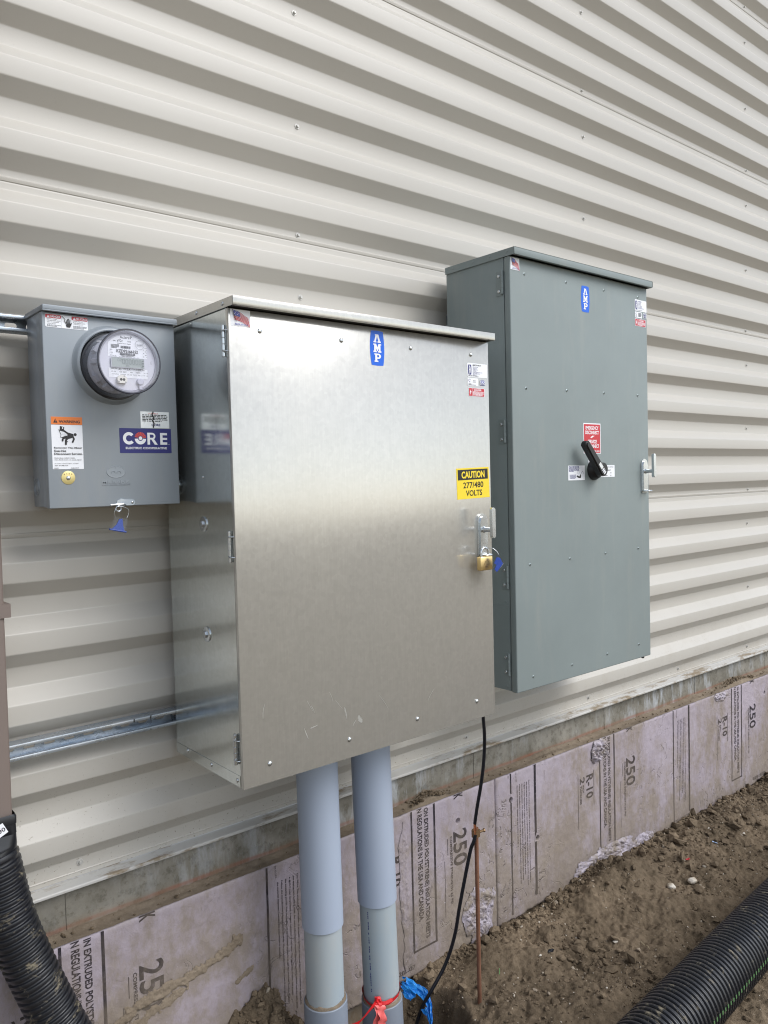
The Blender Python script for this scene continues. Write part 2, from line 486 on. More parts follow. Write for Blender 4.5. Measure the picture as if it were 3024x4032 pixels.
def tube(bm, pts, r, n=12, mi=0, cap=True, closed=False):
    pts = [Vector(p) for p in pts]
    k = len(pts)
    rr = r if hasattr(r, '__len__') else [r] * k
    t0 = (pts[1] - pts[0]).normalized()
    _, u, v = frame(t0)
    rings = []
    prev = t0
    for i, p in enumerate(pts):
        if closed: t = (pts[(i + 1) % k] - pts[i - 1]).normalized()
        elif i == 0: t = t0
        elif i == k - 1: t = (pts[-1] - pts[-2]).normalized()
        else: t = (pts[i + 1] - pts[i - 1]).normalized()
        q = prev.rotation_difference(t)
        u, v = q @ u, q @ v
        prev = t
        rings.append([bm.verts.new(p + (u * math.cos(2 * PI * j / n) + v * math.sin(2 * PI * j / n)) * rr[i]) for j in range(n)])
    seq = list(zip(rings, rings[1:])) + ([(rings[-1], rings[0])] if closed else [])
    for A, C in seq:
        for i in range(n):
            j = (i + 1) % n
            f = bm.faces.new((A[i], A[j], C[j], C[i]))
            f.material_index = mi
    if cap and not closed:
        bm.faces.new(rings[0][::-1]).material_index = mi
        bm.faces.new(rings[-1]).material_index = mi
    return bm
def spline(P, n=8):
    P = [Vector(p) for p in P]
    Q = [2 * P[0] - P[1]] + P + [2 * P[-1] - P[-2]]
    out = []
    for i in range(1, len(Q) - 2):
        a, b, c, d = Q[i - 1:i + 3]
        for k in range(n):
            t = k / n
            out.append(0.5 * ((2 * b) + (c - a) * t + (2 * a - 5 * b + 4 * c - d) * t * t + (3 * b - a - 3 * c + d) * t ** 3))
    out.append(P[-1])
    return out
def prism(bm, pts, o, ux, uz, un, d0, d1, mi=0):
    """extrude a 2-D outline lying in the plane (o, ux, uz) from d0 to d1 along un"""
    o, ux, uz, un = Vector(o), Vector(ux), Vector(uz), Vector(un)
    a = [bm.verts.new(o + ux * x + uz * z + un * d0) for x, z in pts]
    b = [bm.verts.new(o + ux * x + uz * z + un * d1) for x, z in pts]
    k = len(pts)
    for i in range(k):
        j = (i + 1) % k
        bm.faces.new((a[i], a[j], b[j], b[i])).material_index = mi
    bm.faces.new(a[::-1]).material_index = mi
    bm.faces.new(b).material_index = mi
    bmesh.ops.recalc_face_normals(bm, faces=bm.faces)
    return bm
def stadium(w, h, n=8):
    r = w / 2
    return [(r * math.cos(t), h / 2 - r + r * math.sin(t)) for t in [PI * i / n for i in range(n + 1)]] + \
           [(r * math.cos(t), -h / 2 + r + r * math.sin(t)) for t in [PI + PI * i / n for i in range(n + 1)]]
def rrect(x0, x1, z0, z1, r, n=4):
    out = []
    for cx, cz, a0 in ((x1 - r, z1 - r, 0), (x0 + r, z1 - r, PI / 2), (x0 + r, z0 + r, PI), (x1 - r, z0 + r, 1.5 * PI)):
        out += [(cx + r * math.cos(a0 + PI / 2 * i / n), cz + r * math.sin(a0 + PI / 2 * i / n)) for i in range(n + 1)]
    return out

# numpy value noise
def _hash(ix, iy, seed):
    h = (ix.astype(np.int64) * 374761393 + iy.astype(np.int64) * 668265263 + seed * 974711) & 0x7fffffff
    h = ((h ^ (h >> 13)) * 1274126177) & 0x7fffffff
    return ((h ^ (h >> 16)) & 0xffff) / 65535.0
def vnoise(x, y, seed=0):
    x, y = np.asarray(x, float), np.asarray(y, float)
    ix, iy = np.floor(x), np.floor(y)
    fx, fy = x - ix, y - iy
    fx, fy = fx * fx * (3 - 2 * fx), fy * fy * (3 - 2 * fy)
    a, b = _hash(ix, iy, seed), _hash(ix + 1, iy, seed)
    c, d = _hash(ix, iy + 1, seed), _hash(ix + 1, iy + 1, seed)
    return (a * (1 - fx) + b * fx) * (1 - fy) + (c * (1 - fx) + d * fx) * fy
def fbm(x, y, freq, octv=4, gain=0.5, seed=0):
    s, a, t = 0, 1.0, 0
    for i in range(octv):
        s = s + a * (vnoise(np.asarray(x) * freq + 17.3 * i, np.asarray(y) * freq - 9.1 * i, seed + i) - 0.5)
        t += a
        a *= gain
        freq *= 2.03
    return s / t * 2
def sstep(a, b, x):
    t = np.clip((np.asarray(x, float) - a) / (b - a), 0, 1)
    return t * t * (3 - 2 * t)
def np_mesh(name, co, faces, material, smooth=True):
    me = bpy.data.meshes.new(name)
    co = np.asarray(co, np.float32)
    faces = np.asarray(faces, np.int32)
    k = faces.shape[1]
    me.vertices.add(len(co))
    me.vertices.foreach_set('co', co.ravel())
    me.loops.add(faces.size)
    me.loops.foreach_set('vertex_index', faces.ravel())
    me.polygons.add(len(faces))
    me.polygons.foreach_set('loop_start', np.arange(0, faces.size, k, dtype=np.int32))
    me.polygons.foreach_set('use_smooth', np.full(len(faces), smooth))
    me.update(calc_edges=True)
    me.validate()
    me.materials.append(material)
    return me
def np_obj(name, co, faces, material, parent=None, smooth=True, kind=None, label=None, loc=(0, 0, 0)):
    org = ORIG[parent] if parent is not None else Vector(loc)
    me = np_mesh(name, np.asarray(co, float) - np.array(org), faces, material, smooth)
    o = bpy.data.objects.new(name, me)
    COL.objects.link(o)
    ORIG[o] = org
    if parent is not None: o.parent = parent
    else: o.location = org
    return tag(o, label, kind=kind)
def grid_faces(nu, nv):
    i = np.arange(nu * nv).reshape(nu, nv)
    return np.stack([i[:-1, :-1].ravel(), i[1:, :-1].ravel(), i[1:, 1:].ravel(), i[:-1, 1:].ravel()], 1)

# lettering: outlines of the built-in font as flat polygons, fitted to a box
_TX = {}
def glyphs(s, bold):
    key = (s, bold)
    if key not in _TX:
        cu = bpy.data.curves.new('t', 'FONT')
        cu.body = s
        cu.size = 1
        cu.resolution_u = 3
        cu.offset = 0.0125 * bold
        cu.fill_mode = 'FRONT'
        o = bpy.data.objects.new('t', cu)
        me = o.to_mesh()
        V = [(v.co.x, v.co.y) for v in me.vertices]
        F = [tuple(p.vertices) for p in me.polygons]
        o.to_mesh_clear()
        bpy.data.objects.remove(o)
        bpy.data.curves.remove(cu)
        _TX[key] = (V, F)
    return _TX[key]

class Print:
    """flat print in the plane through o spanned by ux (right) and uz (up), facing un; each mark a hair above the last"""
    def __init__(s, o, ux=(1, 0, 0), uz=(0, 0, 1), un=(0, -1, 0), step=0.00004, lift=0.00025, disp=None):
        s.o, s.ux, s.uz, s.un = Vector(o), Vector(ux), Vector(uz), Vector(un)
        s.bm, s.mats, s.h, s.step, s.disp = B(), [], lift, step, disp
    def mi(s, m):
        if m not in s.mats: s.mats.append(m)
        return s.mats.index(m)
    def v(s, x, z):
        p = s.o + s.ux * x + s.uz * z + s.un * s.h
        if s.disp: p.y += s.disp(p.x, p.z)
        return s.bm.verts.new(p)
    def poly(s, m, pts):
        s.h += s.step
        f = s.bm.faces.new([s.v(x, z) for x, z in pts])
        f.material_index = s.mi(m)
        f.normal_update()
        if f.normal.dot(s.un) < 0: f.normal_flip()
    def rect(s, m, x0, x1, z0, z1):
        s.poly(m, [(x0, z0), (x1, z0), (x1, z1), (x0, z1)])
    def line(s, m, a, b, w, round_=False):
        a, b = Vector(a), Vector(b)
        d = (b - a).normalized()
        p = Vector((-d.y, d.x)) * w / 2
        if round_:
            ang = math.atan2(d.y, d.x)
            pts = [b + Vector((math.cos(ang + t), math.sin(ang + t))) * w / 2 for t in [-PI / 2 + PI * i / 6 for i in range(7)]] + \
                  [a + Vector((math.cos(ang + t), math.sin(ang + t))) * w / 2 for t in [PI / 2 + PI * i / 6 for i in range(7)]]
        else:
            pts = [a - p, b - p, b + p, a + p]
        s.poly(m, [(q.x, q.y) for q in pts])
    def path(s, m, pts, w):
        for a, b in zip(pts, pts[1:]): s.line(m, a, b, w, True)
    def disc(s, m, cx, cz, r, n=24, rz=None):
        s.poly(m, [(cx + r * math.cos(2 * PI * i / n), cz + (rz or r) * math.sin(2 * PI * i / n)) for i in range(n)])
    def ring(s, m, cx, cz, r0, r1, a0=0, a1=2 * PI, n=24):
        s.h += s.step
        k = s.mi(m)
        A = [(s.v(cx + r0 * math.cos(t), cz + r0 * math.sin(t)), s.v(cx + r1 * math.cos(t), cz + r1 * math.sin(t)))
             for t in [a0 + (a1 - a0) * i / n for i in range(n + 1)]]
        for p, q in zip(A, A[1:]):
            f = s.bm.faces.new((p[0], p[1], q[1], q[0]))
            f.material_index = k
            f.normal_update()
            if f.normal.dot(s.un) < 0: f.normal_flip()
    def text(s, m, t, x0, x1, z0, z1, bold=0, rot=0):
        """fit text into the box; rot=1 turns it a quarter clockwise (reads downwards, tops to the right)"""
        s.h += s.step
        V, F = glyphs(t, bold)
        if not V: return
        xa, xb = min(p[0] for p in V), max(p[0] for p in V)
        za, zb = min(p[1] for p in V), max(p[1] for p in V)
        k = s.mi(m)
        vs = []
        for x, z in V:
            u, w = (x - xa) / (xb - xa or 1), (z - za) / (zb - za or 1)
            if rot: vs.append(s.v(x0 + (x1 - x0) * w, z1 - (z1 - z0) * u))
            else: vs.append(s.v(x0 + (x1 - x0) * u, z0 + (z1 - z0) * w))
        for f in F:
            try:
                g = s.bm.faces.new([vs[i] for i in f])
            except ValueError:
                continue
            g.material_index = k
            g.normal_update()
            if g.normal.dot(s.un) < 0: g.normal_flip()
    def fine(s, m, x0, x1, z0, z1, lines, seed=1, rot=0):
        """lines of print too small to read: rows of word-length dashes"""
        rn = random.Random(seed)
        s.h += s.step
        L = (z1 - z0) if not rot else (x1 - x0)
        pitch = L / lines
        for i in range(lines):
            p, end = 0.0, (1.0 if i < lines - 1 else rn.uniform(0.45, 0.9))
            while p < end - 0.02:
                w = min(rn.uniform(0.05, 0.15), end - p)
                if not rot:
                    a, b = x0 + (x1 - x0) * p, x0 + (x1 - x0) * (p + w)
                    zt = z1 - pitch * i
                    pts = [(a, zt - pitch * 0.6), (b, zt - pitch * 0.6), (b, zt), (a, zt)]
                else:
                    a, b = z1 - (z1 - z0) * p, z1 - (z1 - z0) * (p + w)
                    xt = x1 - pitch * i
                    pts = [(xt - pitch * 0.5, b), (xt, b), (xt, a), (xt - pitch * 0.5, a)]
                f = s.bm.faces.new([s.v(*q) for q in pts])
                f.material_index = s.mi(m)
                f.normal_update()
                if f.normal.dot(s.un) < 0: f.normal_flip()
                p += w + 0.025
    def done(s, parent, name='print'):
        return obj(name, s.bm, s.mats, parent)

def sticker(parent, name, y, x0, x1, z0, z1, base, label=None, rad=0.003, tilt=0.0, thick=0.0005):
    """a sticker plate on a face that looks towards -y; returns the plate and a Print whose origin is its lower left corner"""
    cx, cz = (x0 + x1) / 2, (z0 + z1) / 2
    ux = Vector((math.cos(tilt), 0, math.sin(tilt)))
    uz = Vector((-math.sin(tilt), 0, math.cos(tilt)))
    o = Vector((cx, y, cz)) - ux * (x1 - x0) / 2 - uz * (z1 - z0) / 2
    bm = B()
    prism(bm, rrect(0, x1 - x0, 0, z1 - z0, rad) if rad else [(0, 0), (x1 - x0, 0), (x1 - x0, z1 - z0), (0, z1 - z0)], o, ux, uz, (0, -1, 0), -0.0004, thick)
    p = obj(name, bm, base, parent, label=label)
    return p, Print(o + Vector((0, -thick, 0)), ux, uz)

SLAB_M = lambda x0, x1, z0, z1: None
def amp_badge(parent, name, y, x0, x1, z0, z1, colour, ink, plate_parent_part=False):
    """barrel-shaped badge with the three stacked slab letters"""
    w, h = x1 - x0, z1 - z0
    pts = []
    k = 10
    for i in range(k + 1):
        t = -1 + 2 * i / k
        pts.append((w / 2 + w * (0.5 - 0.09 * t * t), h / 2 + h / 2 * t * 0.97))
    for i in range(7):
        t = 1 - 2 * i / 6
        pts.append((w / 2 + w * 0.41 * t, h * (0.985 + 0.015 * (1 - t * t))))
    for i in range(k + 1):
        t = 1 - 2 * i / k
        pts.append((w / 2 - w * (0.5 - 0.09 * t * t), h / 2 + h / 2 * t * 0.97))
    for i in range(7):
        t = -1 + 2 * i / 6
        pts.append((w / 2 + w * 0.41 * t, h * (0.015 - 0.015 * (1 - t * t))))
    clean = []
    for q in pts:
        if not clean or (Vector(q) - Vector(clean[-1])).length > 1e-5: clean.append(q)
    if (Vector(clean[0]) - Vector(clean[-1])).length < 1e-5: clean.pop()
    o = Vector((x0, y, z0))
    p = None
    if not plate_parent_part:
        bm = B()
        prism(bm, clean, o, (1, 0, 0), (0, 0, 1), (0, -1, 0), -0.0004, 0.0005)
        p = obj(name, bm, colour, parent)
        pr = Print(o + Vector((0, -0.0005, 0)))
    else:
        pr = plate_parent_part
        pr.poly(colour, [(a + x0, b + z0) for a, b in clean])
        o = Vector((0, 0, 0))
    ox, oz = (0, 0) if not plate_parent_part else (x0, z0)
    def L(pts, r):
        zb, zt = r
        pr.poly(ink, [(ox + w * (0.27 + 0.46 * a), oz + h * (zb + (zt - zb) * b)) for a, b in pts])
    A, Mm, Pp = (0.660, 0.895), (0.380, 0.625), (0.105, 0.345)
    L([(-0.06, 0.0), (0.38, 0.0), (0.38, 0.17), (0.30, 0.17), (0.52, 0.80), (0.62, 1.0), (0.30, 1.0), (0.06, 0.17), (-0.06, 0.17)], A)
    L([(0.56, 0.0), (1.06, 0.0), (1.06, 0.17), (0.96, 0.17), (0.70, 1.0), (0.42, 1.0), (0.68, 0.17), (0.56, 0.17)], A)
    L([(0.18, 1.0), (0.66, 1.0), (0.66, 0.85), (0.18, 0.85)], A)
    L([(-0.10, 0.0), (0.40, 0.0), (0.40, 0.17), (-0.10, 0.17)], Mm)
    L([(0.60, 0.0), (1.10, 0.0), (1.10, 0.17), (0.60, 0.17)], Mm)
    L([(0.02, 0.1), (0.27, 0.1), (0.27, 1.0), (0.02, 1.0)], Mm)
    L([(0.73, 0.1), (0.98, 0.1), (0.98, 1.0), (0.73, 1.0)], Mm)
    L([(0.02, 1.0), (0.32, 1.0), (0.62, 0.36), (0.46, 0.12)], Mm)
    L([(0.98, 1.0), (0.68, 1.0), (0.40, 0.36), (0.54, 0.12)], Mm)
    L([(-0.10, 0.85), (0.2, 0.85), (0.2, 1.0), (-0.10, 1.0)], Mm)
    L([(0.8, 0.85), (1.10, 0.85), (1.10, 1.0), (0.8, 1.0)], Mm)
    L([(0.02, 0.0), (0.60, 0.0), (0.60, 0.16), (0.02, 0.16)], Pp)
    L([(0.14, 0.1), (0.44, 0.1), (0.44, 1.0), (0.14, 1.0)], Pp)
    L([(0.02, 0.85), (0.7, 0.85), (0.7, 1.0), (0.02, 1.0)], Pp)
    nn = 10
    outer = [(0.62 + 0.40 * math.cos(t), 0.69 + 0.31 * math.sin(t)) for t in [PI / 2 - PI * i / nn for i in range(nn + 1)]]
    inner = [(0.58 + 0.15 * math.cos(t), 0.69 + 0.14 * math.sin(t)) for t in [PI / 2 - PI * i / nn for i in range(nn + 1)]]
    L([(0.38, 1.0)] + outer + [(0.38, 0.38), (0.38, 0.55)] + inner[::-1] + [(0.38, 0.83)], Pp)
    if p is not None: pr.done(p)
    return p

def flag_sticker(parent, y, x0, x1, z0, z1):
    p, pr = sticker(parent, 'flag_sticker', y, x0, x1, z0, z1, M['white'], rad=0.0015)
    w, h = x1 - x0, z1 - z0
    def pt(u, v):   # waving flag coordinates, u along the fly, v down from the top
        return (w * (0.10 + 0.06 * v + 0.80 * u + 0.02 * v), h * (0.95 - 0.30 * u + 0.10 * math.sin(u * 5.2) * u - 0.56 * v))
    for i in range(13):
        if i % 2: continue
        us = 0.42 if i < 7 else 0.0
        k = 6
        top = [pt(us + (1 - us) * j / k, i / 13) for j in range(k + 1)]
        bot = [pt(us + (1 - us) * j / k, (i + 1) / 13) for j in range(k + 1)]
        for a, b, c, d in zip(top, top[1:], bot[1:], bot): pr.poly(M['red'], [a, b, c, d])
    k = 4
    top = [pt(0.42 * j / k, 0) for j in range(k + 1)]
    bot = [pt(0.42 * j / k, 7 / 13) for j in range(k + 1)]
    for a, b, c, d in zip(top, top[1:], bot[1:], bot): pr.poly(M['flagblue'], [a, b, c, d])
    for i in range(4):
        for j in range(3):
            c = pt(0.06 + 0.095 * i, 0.07 + 0.16 * j)
            pr.disc(M['white'], c[0], c[1], w * 0.017, 6)
    pr.line(M['black'], (w * 0.085, h * 0.96), (w * 0.26, h * 0.26), w * 0.025)
    pr.text(M['flagblue'], 'MADE IN U.S.A.', w * 0.2, w * 0.86, h * 0.07, h * 0.17, 1)
    pr.done(p)

def danger_small(parent, y, x0, x1, z0, z1, seed):
    p, pr = sticker(parent, 'danger_label', y, x0, x1, z0, z1, M['white'], rad=0.001)
    w, h = x1 - x0, z1 - z0
    pr.rect(M['red'], w * 0.025, w * 0.215, h * 0.04, h * 0.96)
    pr.rect(M['red'], w * 0.235, w * 0.975, h * 0.04, h * 0.96)
    pr.poly(M['white'], [(w * q[0], h * q[1]) for q in ((0.15, 0.85), (0.06, 0.45), (0.11, 0.47), (0.085, 0.15), (0.18, 0.58), (0.13, 0.56))])
    pr.text(M['white'], 'DANGER', w * 0.33, w * 0.80, h * 0.68, h * 0.88, 2)
    pr.fine(M['white'], w * 0.27, w * 0.94, h * 0.08, h * 0.60, 5, seed)
    pr.done(p)

def lines_text(pr, m, rows, x0, z1, pitch, size, wscale=0.55, bold=1):
    for i, t in enumerate(rows):
        pr.text(m, t, x0, x0 + len(t) * size * wscale, z1 - pitch * i - size, z1 - pitch * i, bold)

def t_handle(parent, x, z, yf, mtl, label=None):
    """door handle: rounded plate with a padlock loop, stem and upright bar"""
    bm = B()
    pts = [(0.022 * math.cos(t), 0.028 + 0.022 * math.sin(t)) for t in [PI * i / 10 for i in range(11)]] + [(-0.022, -0.082), (-0.018, -0.086), (0.018, -0.086), (0.022, -0.082)]
    prism(bm, pts, (x, yf, z), (1, 0, 0), (0, 0, 1), (0, -1, 0), -0.0005, 0.0045)
    pts2 = [(a * 0.72, b * 0.92 - 0.004) for a, b in pts]
    prism(bm, pts2, (x, yf, z), (1, 0, 0), (0, 0, 1), (0, -1, 0), 0.0043, 0.0095)
    h = obj('door_handle', bm, mtl, parent, smooth=True, label=label)
    bm = B()
    lathe(bm, (x, yf - 0.009, z), (0, -1, 0), [(0, 0.0105), (0.004, 0.0085), (0.010, 0.0075), (0.034, 0.0075)], 20)
    obj('stem', bm, mtl, h, smooth=True)
    bm = B()
    prism(bm, stadium(0.017, 0.096), (x, yf - 0.040, z + 0.022), (1, 0, 0), (0, 0, 1), (0, -1, 0), 0, 0.012)
    bmesh.ops.bevel(bm, geom=bm.edges[:], offset=0.0012, segments=1, affect='EDGES')
    obj('lever', bm, mtl, h, smooth=True)
    bm = B()
    zl = z - 0.079
    loop = [(x - 0.016, yf - 0.008, zl), (x - 0.016, yf - 0.024, zl), (x - 0.010, yf - 0.030, zl), (x + 0.008, yf - 0.030, zl), (x + 0.014, yf - 0.024, zl), (x + 0.014, yf - 0.008, zl)]
    tube(bm, spline(loop, 4), 0.0030, 8)
    obj('padlock_loop', bm, mtl, h, smooth=True)
    return h

def dome(bm, p, axis, r, hgt, n=14, washer=0.0):
    prof = []
    if washer: prof += [(0, washer), (hgt * 0.25, washer * 0.96), (hgt * 0.28, r)]
    else: prof += [(-0.0005, r)]
    prof += [(hgt * (0.28 if washer else 0) + hgt * 0.75 * math.sin(PI / 2 * i / 4), max(r * math.cos(PI / 2 * i / 4), 0)) for i in range(1, 5)]
    lathe(bm, p, axis, prof, n)
    return bm
def hexhead(bm, p, axis, r, hgt, washer):
    lathe(bm, p, axis, [(-0.0005, washer), (0.0012, washer), (0.0016, washer * 0.92)], 16)
    lathe(bm, Vector(p) + Vector(axis) * 0.0014, axis, [(0, r), (hgt * 0.8, r), (hgt, r * 0.8)], 6)
    return bm

# ================================================================== large structure
PIT = 0.18288
EDGE = lambda i: 2.5 - PIT * i           # lower edge of the i-th outer flat
SLOPE, FLAT, DEP = 0.0394, 0.0520, 0.0381
XL, XR = -4.0, 14.0

def ground_height(x, y):
    x, y = np.asarray(x, float), np.asarray(y, float)
    pipe_bottom = np.clip(0.123 - 0.0427 * (x + 1.66), -0.12, 0.06)
    t = sstep(-0.12, -0.62, y)
    h = 0.004 * (1 - t) + (pipe_bottom + 0.012) * t
    h = h * sstep(-9, -3, y) * sstep(-8, -3, x) * sstep(12, 7, x)
    # low shoulders of spoil
    h += 0.085 * np.exp(-((x - 1.45) / 0.24) ** 2 - ((y + 0.12) / 0.12) ** 2)
    h += 0.035 * np.exp(-((x - 0.62) / 0.16) ** 2 - ((y + 0.17) / 0.10) ** 2)
    h += 0.045 * np.exp(-((x - 2.4) / 0.5) ** 2 - ((y + 0.10) / 0.16) ** 2) * 0.6
    h -= 0.050 * np.exp(-((x - 0.98) / 0.20) ** 2 - ((y + 0.40) / 0.14) ** 2)
    near = sstep(-6, -1, y) * sstep(-5, -1, x) * sstep(9, 5, x)
    det = 0.028 * fbm(x, y, 3.2, 4, 0.5, 3) + 0.026 * fbm(x, y, 13, 4, 0.55, 11)
    fine = 0.015 * np.abs(fbm(x, y, 42, 3, 0.6, 21)) + 0.005 * fbm(x, y, 120, 2, 0.5, 31)
    h += det * (0.4 + 0.6 * near) + fine * near
    # pit at the foot of the conduits
    pit = sstep(0.30, 0.17, np.hypot((x - 0.09) / 1.05, (y + 0.20)) + 0.05 * fbm(x, y, 9, 3, 0.5, 5))
    h -= 0.34 * pit
    # heap against the board
    n = 0.035 * fbm(x, y, 22, 3, 0.6, 44)
    left = 0.245 - 0.36 * np.maximum(-0.254 - x, 0) - 2.0 * np.maximum(-0.55 - x, 0)
    right = 0.245 - 1.45 * np.maximum(x + 0.254, 0)
    heap = np.minimum(left, right) - 0.62 * np.maximum(-y - 0.03, 0) + n + 0.012 * fbm(x, y, 60, 3, 0.6, 45)
    h = np.maximum(h, heap)
    return h

def build_ground():
    def axis(lo, hi, step, far):
        mid = np.arange(lo, hi + step / 2, step)
        g = step * np.cumsum(1.32 ** np.arange(1, 34))
        return np.concatenate([(lo - g[g < far])[::-1], mid, hi + g[g < far]])
    xs, ys = axis(-0.75, 4.1, 0.0065, 420), axis(-1.45, 0.02, 0.0065, 420)
    X, Y = np.meshgrid(xs, ys, indexing='ij')
    Z = ground_height(X, Y)
    Z = np.where(Y > 0.05, np.minimum(Z, -0.1), Z)
    co = np.stack([X.ravel(), Y.ravel(), Z.ravel()], 1)
    np_obj('ground', co, grid_faces(len(xs), len(ys)), M['soil'], kind='structure')
build_ground()

def fillet(P, r=0.004, n=3):
    out = [P[0]]
    for a, b, c in zip(P, P[1:], P[2:]):
        a, b, c = Vector(a), Vector(b), Vector(c)
        u, v = (a - b), (c - b)
        d = min(r, u.length * 0.45, v.length * 0.45)
        p0, p1 = b + u.normalized() * d, b + v.normalized() * d
        for i in range(n + 1):
            t = i / n
            q = (1 - t) ** 2 * p0 + 2 * t * (1 - t) * b + t * t * p1
            out.append((q.x, q.y))
    out.append(P[-1])
    return out

def build_wall():
    w = thing('metal_wall', (0, 0, 0.757), 'cream ribbed metal building wall behind the electrical boxes', 'wall')
    tops = [-21, -16, -11, -6, -1, 4]
    for a in tops:
        P = []
        zv0 = EDGE(a) - SLOPE
        P += [(DEP + 0.0022, zv0 - 0.020), (DEP + 0.0010, zv0 - 0.0305), (DEP, zv0 - 0.034), (DEP, zv0 - FLAT)]
        for i in range(a + 1, a + 6):
            e = EDGE(i)
            P += [(0.0, e + FLAT), (0.0, e), (DEP, e - SLOPE)]
            if i < a + 5:
                P += [(DEP, e - SLOPE - FLAT)]
            elif i == 9:
                P += [(DEP, e - SLOPE - 0.036), (DEP - 0.002, e - SLOPE - 0.038), (DEP, e - SLOPE - 0.041), (DEP, e - SLOPE - FLAT + 0.0004)]
            else:
                P += [(DEP, e - SLOPE - 0.0175), (DEP - 0.0032, e - SLOPE - 0.0195), (DEP - 0.0010, e - SLOPE - 0.0295), (DEP + 0.0002, e - SLOPE - 0.0297)]
        P = fillet(P, 0.0030, 3)
        bm = B()
        xs = [XL, 0, 3, 7, XR]
        rows = [[bm.verts.new((x, y, z)) for y, z in P] for x in xs]
        for A, C in zip(rows, rows[1:]):
            for j in range(len(P) - 1):
                bm.faces.new((A[j], A[j + 1], C[j + 1], C[j]))
        obj('siding_panel', bm, M['siding'], w, smooth=True)
    # base trim: sloping ledge with a turned-down lip
    bm = B()
    P = fillet([(0.052, 0.7632), (0.0365, 0.7612), (0.0015, 0.7560), (-0.001, 0.7535), (-0.001, 0.7475), (0.0005, 0.7460), (0.003, 0.7470), (0.003, 0.7525), (0.052, 0.7575)], 0.001, 2)
    rows = [[bm.verts.new((x, y, z)) for y, z in P] for x in (XL, 0, 3, 7, XR)]
    for A, C in zip(rows, rows[1:]):
        for j in range(len(P) - 1):
            bm.faces.new((A[j], C[j], C[j + 1], A[j + 1]))
    obj('base_trim', bm, M['trim'], w)
    # fasteners: three a panel on each wall stud, a closer row along the base
    first = None
    spots = []
    for cx in (-1.53, 0.0, 1.55, 3.085, 4.62):
        for i in range(-14, 9):
            if i % 5 in (4, 0, 2):
                spots.append((cx + random.uniform(-0.012, 0.006), EDGE(i) - SLOPE - (0.0095 if i % 5 == 4 else 0.026 + random.uniform(-0.004, 0.004))))
    for cx in (-0.789, -0.03, 0.722, 1.522, 2.303, 3.063, 3.83):
        spots.append((cx, 0.800))
    hidden = lambda x, z: (-0.52 < x < 0.37 and 1.1 < z < 2.22) or (0.62 < x < 1.4 and 1.1 < z < 2.5)
    for x, z in spots:
        if hidden(x, z): continue
        if first is None:
            bm = B()
            hexhead(bm, (x, DEP, z), (0, -1, 0), 0.0050, 0.0062, 0.0092)
            first = obj('screw', bm, mat('screw_paint', (0.50, 0.49, 0.46), 0.4, 0.2), w)
            fx = (x, z)
        else:
            copy_at(first, w, (x - fx[0], 0, z - fx[1]))
build_wall()

def build_foundation():
    f = thing('foundation_wall', (0, 0.03, -0.6), 'grey stained concrete foundation strip between siding and lilac boards', 'foundation')
    bm = B()
    box(bm, XL, XR, 0.030, 0.30, -0.6, 0.7572)
    obj('concrete', bm, M['concrete'], f)
    for x in (-0.833, 0.75, 1.632, 2.453, 3.274):
        bm = B()
        prism(bm, [(-0.0022, 0), (0.0022, 0), (0.0008, 0.0022), (-0.0008, 0.0022)], (x, 0.0298, 0.630), (1, 0, 0), (0, -1, 0), (0, 0, 1), 0, 0.117)
        obj('form_ridge', bm, M['concrete'], f)
build_foundation()

HOLES = [(0.607, 0.5132), (0.9124, 0.5089), (3.1585, 0.5174), (1.075, 0.30)]
def foam_disp(x, z):
    """how far the board face is pushed in (+) or out (-)"""
    x, z = np.asarray(x, float), np.asarray(z, float)
    d = 0.0012 * fbm(x, z, 9, 4, 0.6, 71) + 0.0010 * np.abs(fbm(x, z, 40, 3, 0.6, 75)) * sstep(0.5, 0.05, z)
    torn = sstep(0.14, 0.02, z + 0.06 * fbm(x, z, 6, 3, 0.5, 81)) * sstep(-0.1, 0.4, fbm(x, z * 0.4, 1.2, 2, 0.5, 83) + 0.35 * np.exp(-((x - 1.6) / 0.35) ** 2) + 0.35 * np.exp(-((x - 0.75) / 0.15) ** 2))
    d = d + torn * (0.006 * np.abs(fbm(x, z, 30, 3, 0.6, 85)))
    for hx, hz in HOLES:
        d = d + 0.022 * sstep(0.0115, 0.0085, np.hypot(x - hx, z - hz))
    return d
def disp1(x, z):
    return float(foam_disp(x, z))

